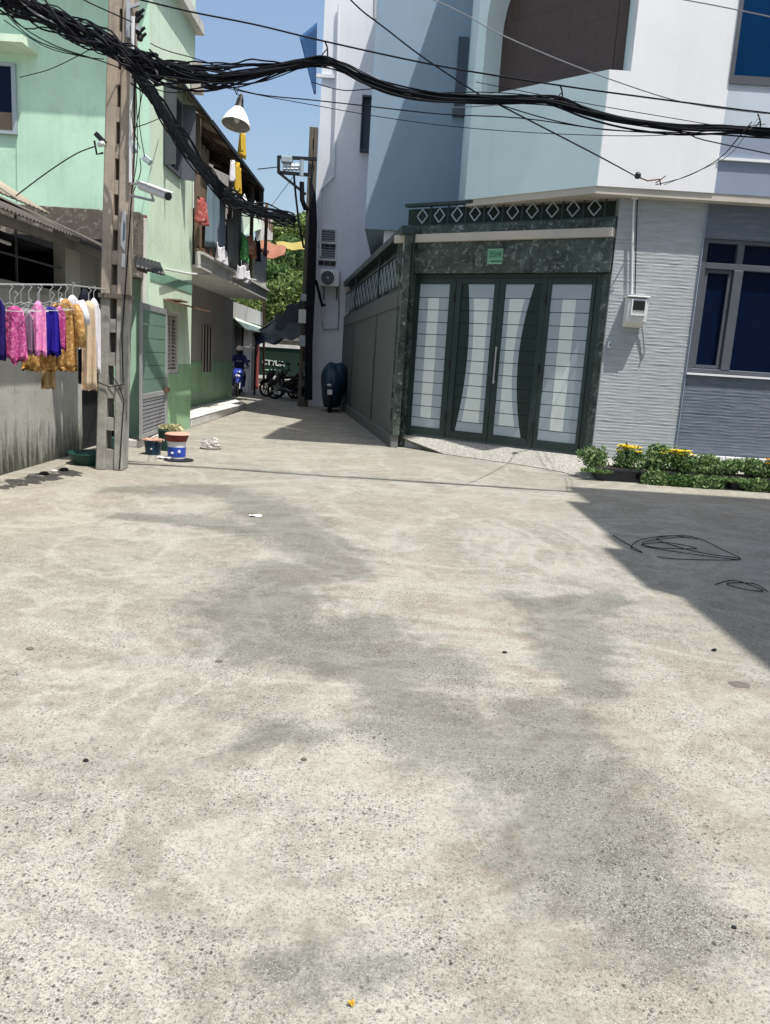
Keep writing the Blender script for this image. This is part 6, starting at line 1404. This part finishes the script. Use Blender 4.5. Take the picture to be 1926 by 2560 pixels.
def plant(label, x, y, z, rx, rz, n_=420, s=.026, mat='leaf', flower=None, fc=None, spikes=0, droop=0):
    t = thing('flower_plant' if flower else 'bedding_plant', label, 'plant', (x, y, z), 'bedding plants in the planters')
    q = MB()
    for k in range(5):
        leaves(q, (x+rnd.uniform(-.5, .5)*rx, y+rnd.uniform(-.10, .10), z+rz*rnd.uniform(.25, .75)), (rx*.6, .15, rz*.55), n_//5, s, rnd, shell=0)
    if droop: leaves(q, (x, y-.22, z-droop*.45), (rx*.95, .07, droop*.6), int(n_*.6), s, rnd, shell=0)
    for k in range(14):
        tx, ty, th_ = x+rnd.uniform(-1, 1)*rx, y+rnd.uniform(-.12, .06), rz*rnd.uniform(.8, 1.35)
        for m_ in range(9): leaves(q, (tx+rnd.gauss(0, .012), ty, z+th_*(.55+.05*m_)), (.022, .022, .02), 2, s*rnd.uniform(.5, 1.2), rnd, shell=0)
    part(t, 'leaves', M[mat], q)
    st = MB()
    for k in range(9): st.tube([(x+rnd.uniform(-.6, .6)*rx, y, z), (x+rnd.uniform(-.9, .9)*rx, y+rnd.uniform(-.1, .1), z+rz*rnd.uniform(.6, 1))], .004, 4)
    for k in range(spikes):
        bx = x+rnd.uniform(-.9, .9)*rx; st.tube([(bx, y, z+rz*.4), (bx+rnd.uniform(-.03, .03), y, z+rz*rnd.uniform(1.0, 1.5))], .004, 4)
    part(t, 'stems', M['leafdark'], st)
    if flower:
        for k in range(fc[3]):
            fx, fy, fz = x+fc[0]+rnd.gauss(0, .42)*fc[2], y+rnd.uniform(-.1, .06), z+fc[1]+rnd.uniform(-.045, .045)
            f = MB(); m_ = 8
            for j in range(m_):
                a = 6.283*j/m_; r_ = .052; tl = .02
                f.add([(fx, fy, fz), (fx+r_*math.cos(a-.3), fy+r_*math.sin(a-.3)*.8, fz+tl), (fx+r_*1.25*math.cos(a), fy+r_*1.25*math.sin(a)*.8, fz+tl*.4), (fx+r_*math.cos(a+.3), fy+r_*math.sin(a+.3)*.8, fz+tl)], [(0, 1, 2, 3)])
            f.ell((fx, fy, fz+.008), (.015, .015, .010), 6, 4)
            part(t, 'blossom', M[flower], f)
    return t
z0 = .17
plant('pale green feathery plant overhanging the bare left planter corner', 3.02, 11.36, z0, .27, .26, 1000, .030, droop=.05)
plant('yellow flowering plant, left clump of the two', 3.50, 11.32, z0, .22, .30, 800, .028, 'leafdark', 'petaly', (-.02, .30, .20, 38))
plant('leafy green plant between the two yellow clumps', 3.86, 11.28, z0, .26, .34, 1200, .032, droop=.2)
plant('yellow flowering plant, right and brighter clump of the two', 4.20, 11.26, z0, .22, .28, 900, .028, 'leafdark', 'petaly', (0, .28, .21, 52), droop=.17)
plant('bushy green plant trailing over the planter front right of the yellow flowers', 4.56, 11.24, z0, .30, .24, 1400, .03, spikes=3, droop=.22)
plant('low spiky green plant before the start of the dark stone', 4.93, 11.24, z0, .26, .20, 900, .028, spikes=8, droop=.05)
plant('green plant with upright dark sprigs left of the orange flowers', 5.28, 11.22, z0, .27, .23, 1200, .03, spikes=4, droop=.16)
plant('orange flowering plant near the right edge', 5.62, 11.20, z0, .27, .25, 1100, .03, 'leafdark', 'petalo', (0, .25, .28, 28), droop=.18)
plant('green plant cut by the right edge of the picture', 5.98, 11.18, z0, .27, .26, 1200, .03, droop=.22)

# ================================================================ THINGS ON THE GROUND
def scribble(label, pts, r, seed):
    rnd_ = random.Random(seed); P = [gz(x + rnd_.uniform(-4, 4), y + rnd_.uniform(-1.5, 1.5)) + Vector((0, 0, .006+rnd_.uniform(0, .008))) for x, y in pts]
    return single(MB().tube(noisy(P, 0, 5), r, 5), 'loose_cable', M['cable'], label, 'cable', smooth=True)
scribble('tangled black cable lying in the shade at right', [(1535, 1340), (1570, 1362), (1610, 1382), (1580, 1370), (1600, 1352), (1680, 1342), (1745, 1350), (1700, 1345), (1610, 1360), (1640, 1372), (1740, 1372), (1660, 1360), (1600, 1366), (1690, 1380), (1780, 1395), (1840, 1402), (1848, 1396), (1800, 1375), (1750, 1352), (1700, 1340), (1640, 1350), (1690, 1368), (1760, 1384), (1845, 1398), (1820, 1403), (1700, 1399), (1640, 1396)], .0035, 3)
scribble('small black cable scrap at the right edge of the shade', [(1790, 1465), (1840, 1455), (1905, 1480), (1860, 1475), (1820, 1462), (1880, 1462), (1918, 1482)], .0035, 4)
for i, (x, y, s_, m_, nm, lb, ct) in enumerate(((1850, 1712, .055, 'concdark', 'metal_disc', 'flat round grey disc on the concrete near the right edge', 'disc'), (215, 1903, .011, 'blackm', 'bottle_cap', 'dark bottle cap on the concrete at lower left', 'bottle cap'), (548, 1654, .02, 'concdark', 'coin', 'grey coin-like disc left of the stain', 'disc'),
        (75, 1623, .02, 'concdark', 'coin', 'grey coin-like disc near the left edge', 'disc'), (1262, 1632, .014, 'blackm', 'pebble', 'black pebble alone right of centre', 'pebble'), (878, 2515, .007, 'yellow', 'leaf_scrap', 'tiny yellow leaf scrap at the bottom edge', 'leaf'), (640, 1291, .06, 'plasticw', 'paper_scrap', 'small white paper scrap on the dark stain', 'paper'),
        (1785, 1628, .012, 'blackm', 'leaf_scrap', 'dry dark leaf scrap beside the shade edge', 'leaf'), (1835, 2320, .008, 'blackm', 'pebble', 'tiny dark pebble at lower right', 'pebble'), (760, 1900, .012, 'concdark', 'pebble', 'flat grey pebble below the centre', 'pebble'))):
    p_ = gz(x, y) + Vector((0, 0, .001)); q = MB()
    if nm in ('paper_scrap', 'leaf_scrap'): q.sheet(lambda u, v: p_ + Vector(((u-.5)*s_*2, (v-.5)*s_*1.3, .008+.006*math.sin(u*6+v*4))), 6, 4, .003)
    else:
        k_ = [1+.12*math.sin(j*2.3+i) for j in range(14)]; vs = [p_ + Vector((s_*k_[j]*math.cos(j*.4488), s_*.8*k_[j]*math.sin(j*.4488), 0)) for j in range(14)] + [p_ + Vector((s_*.8*k_[j]*math.cos(j*.4488), s_*.64*k_[j]*math.sin(j*.4488), .5*min(s_, .012))) for j in range(14)]
        q.add(vs, [(j, (j+1) % 14, 14+(j+1) % 14, 14+j) for j in range(14)] + [tuple(range(14, 28))])
    single(q, nm, M[m_], lb, ct)
for o in bpy.data.objects:
    if '_b' in o: del o['_b']
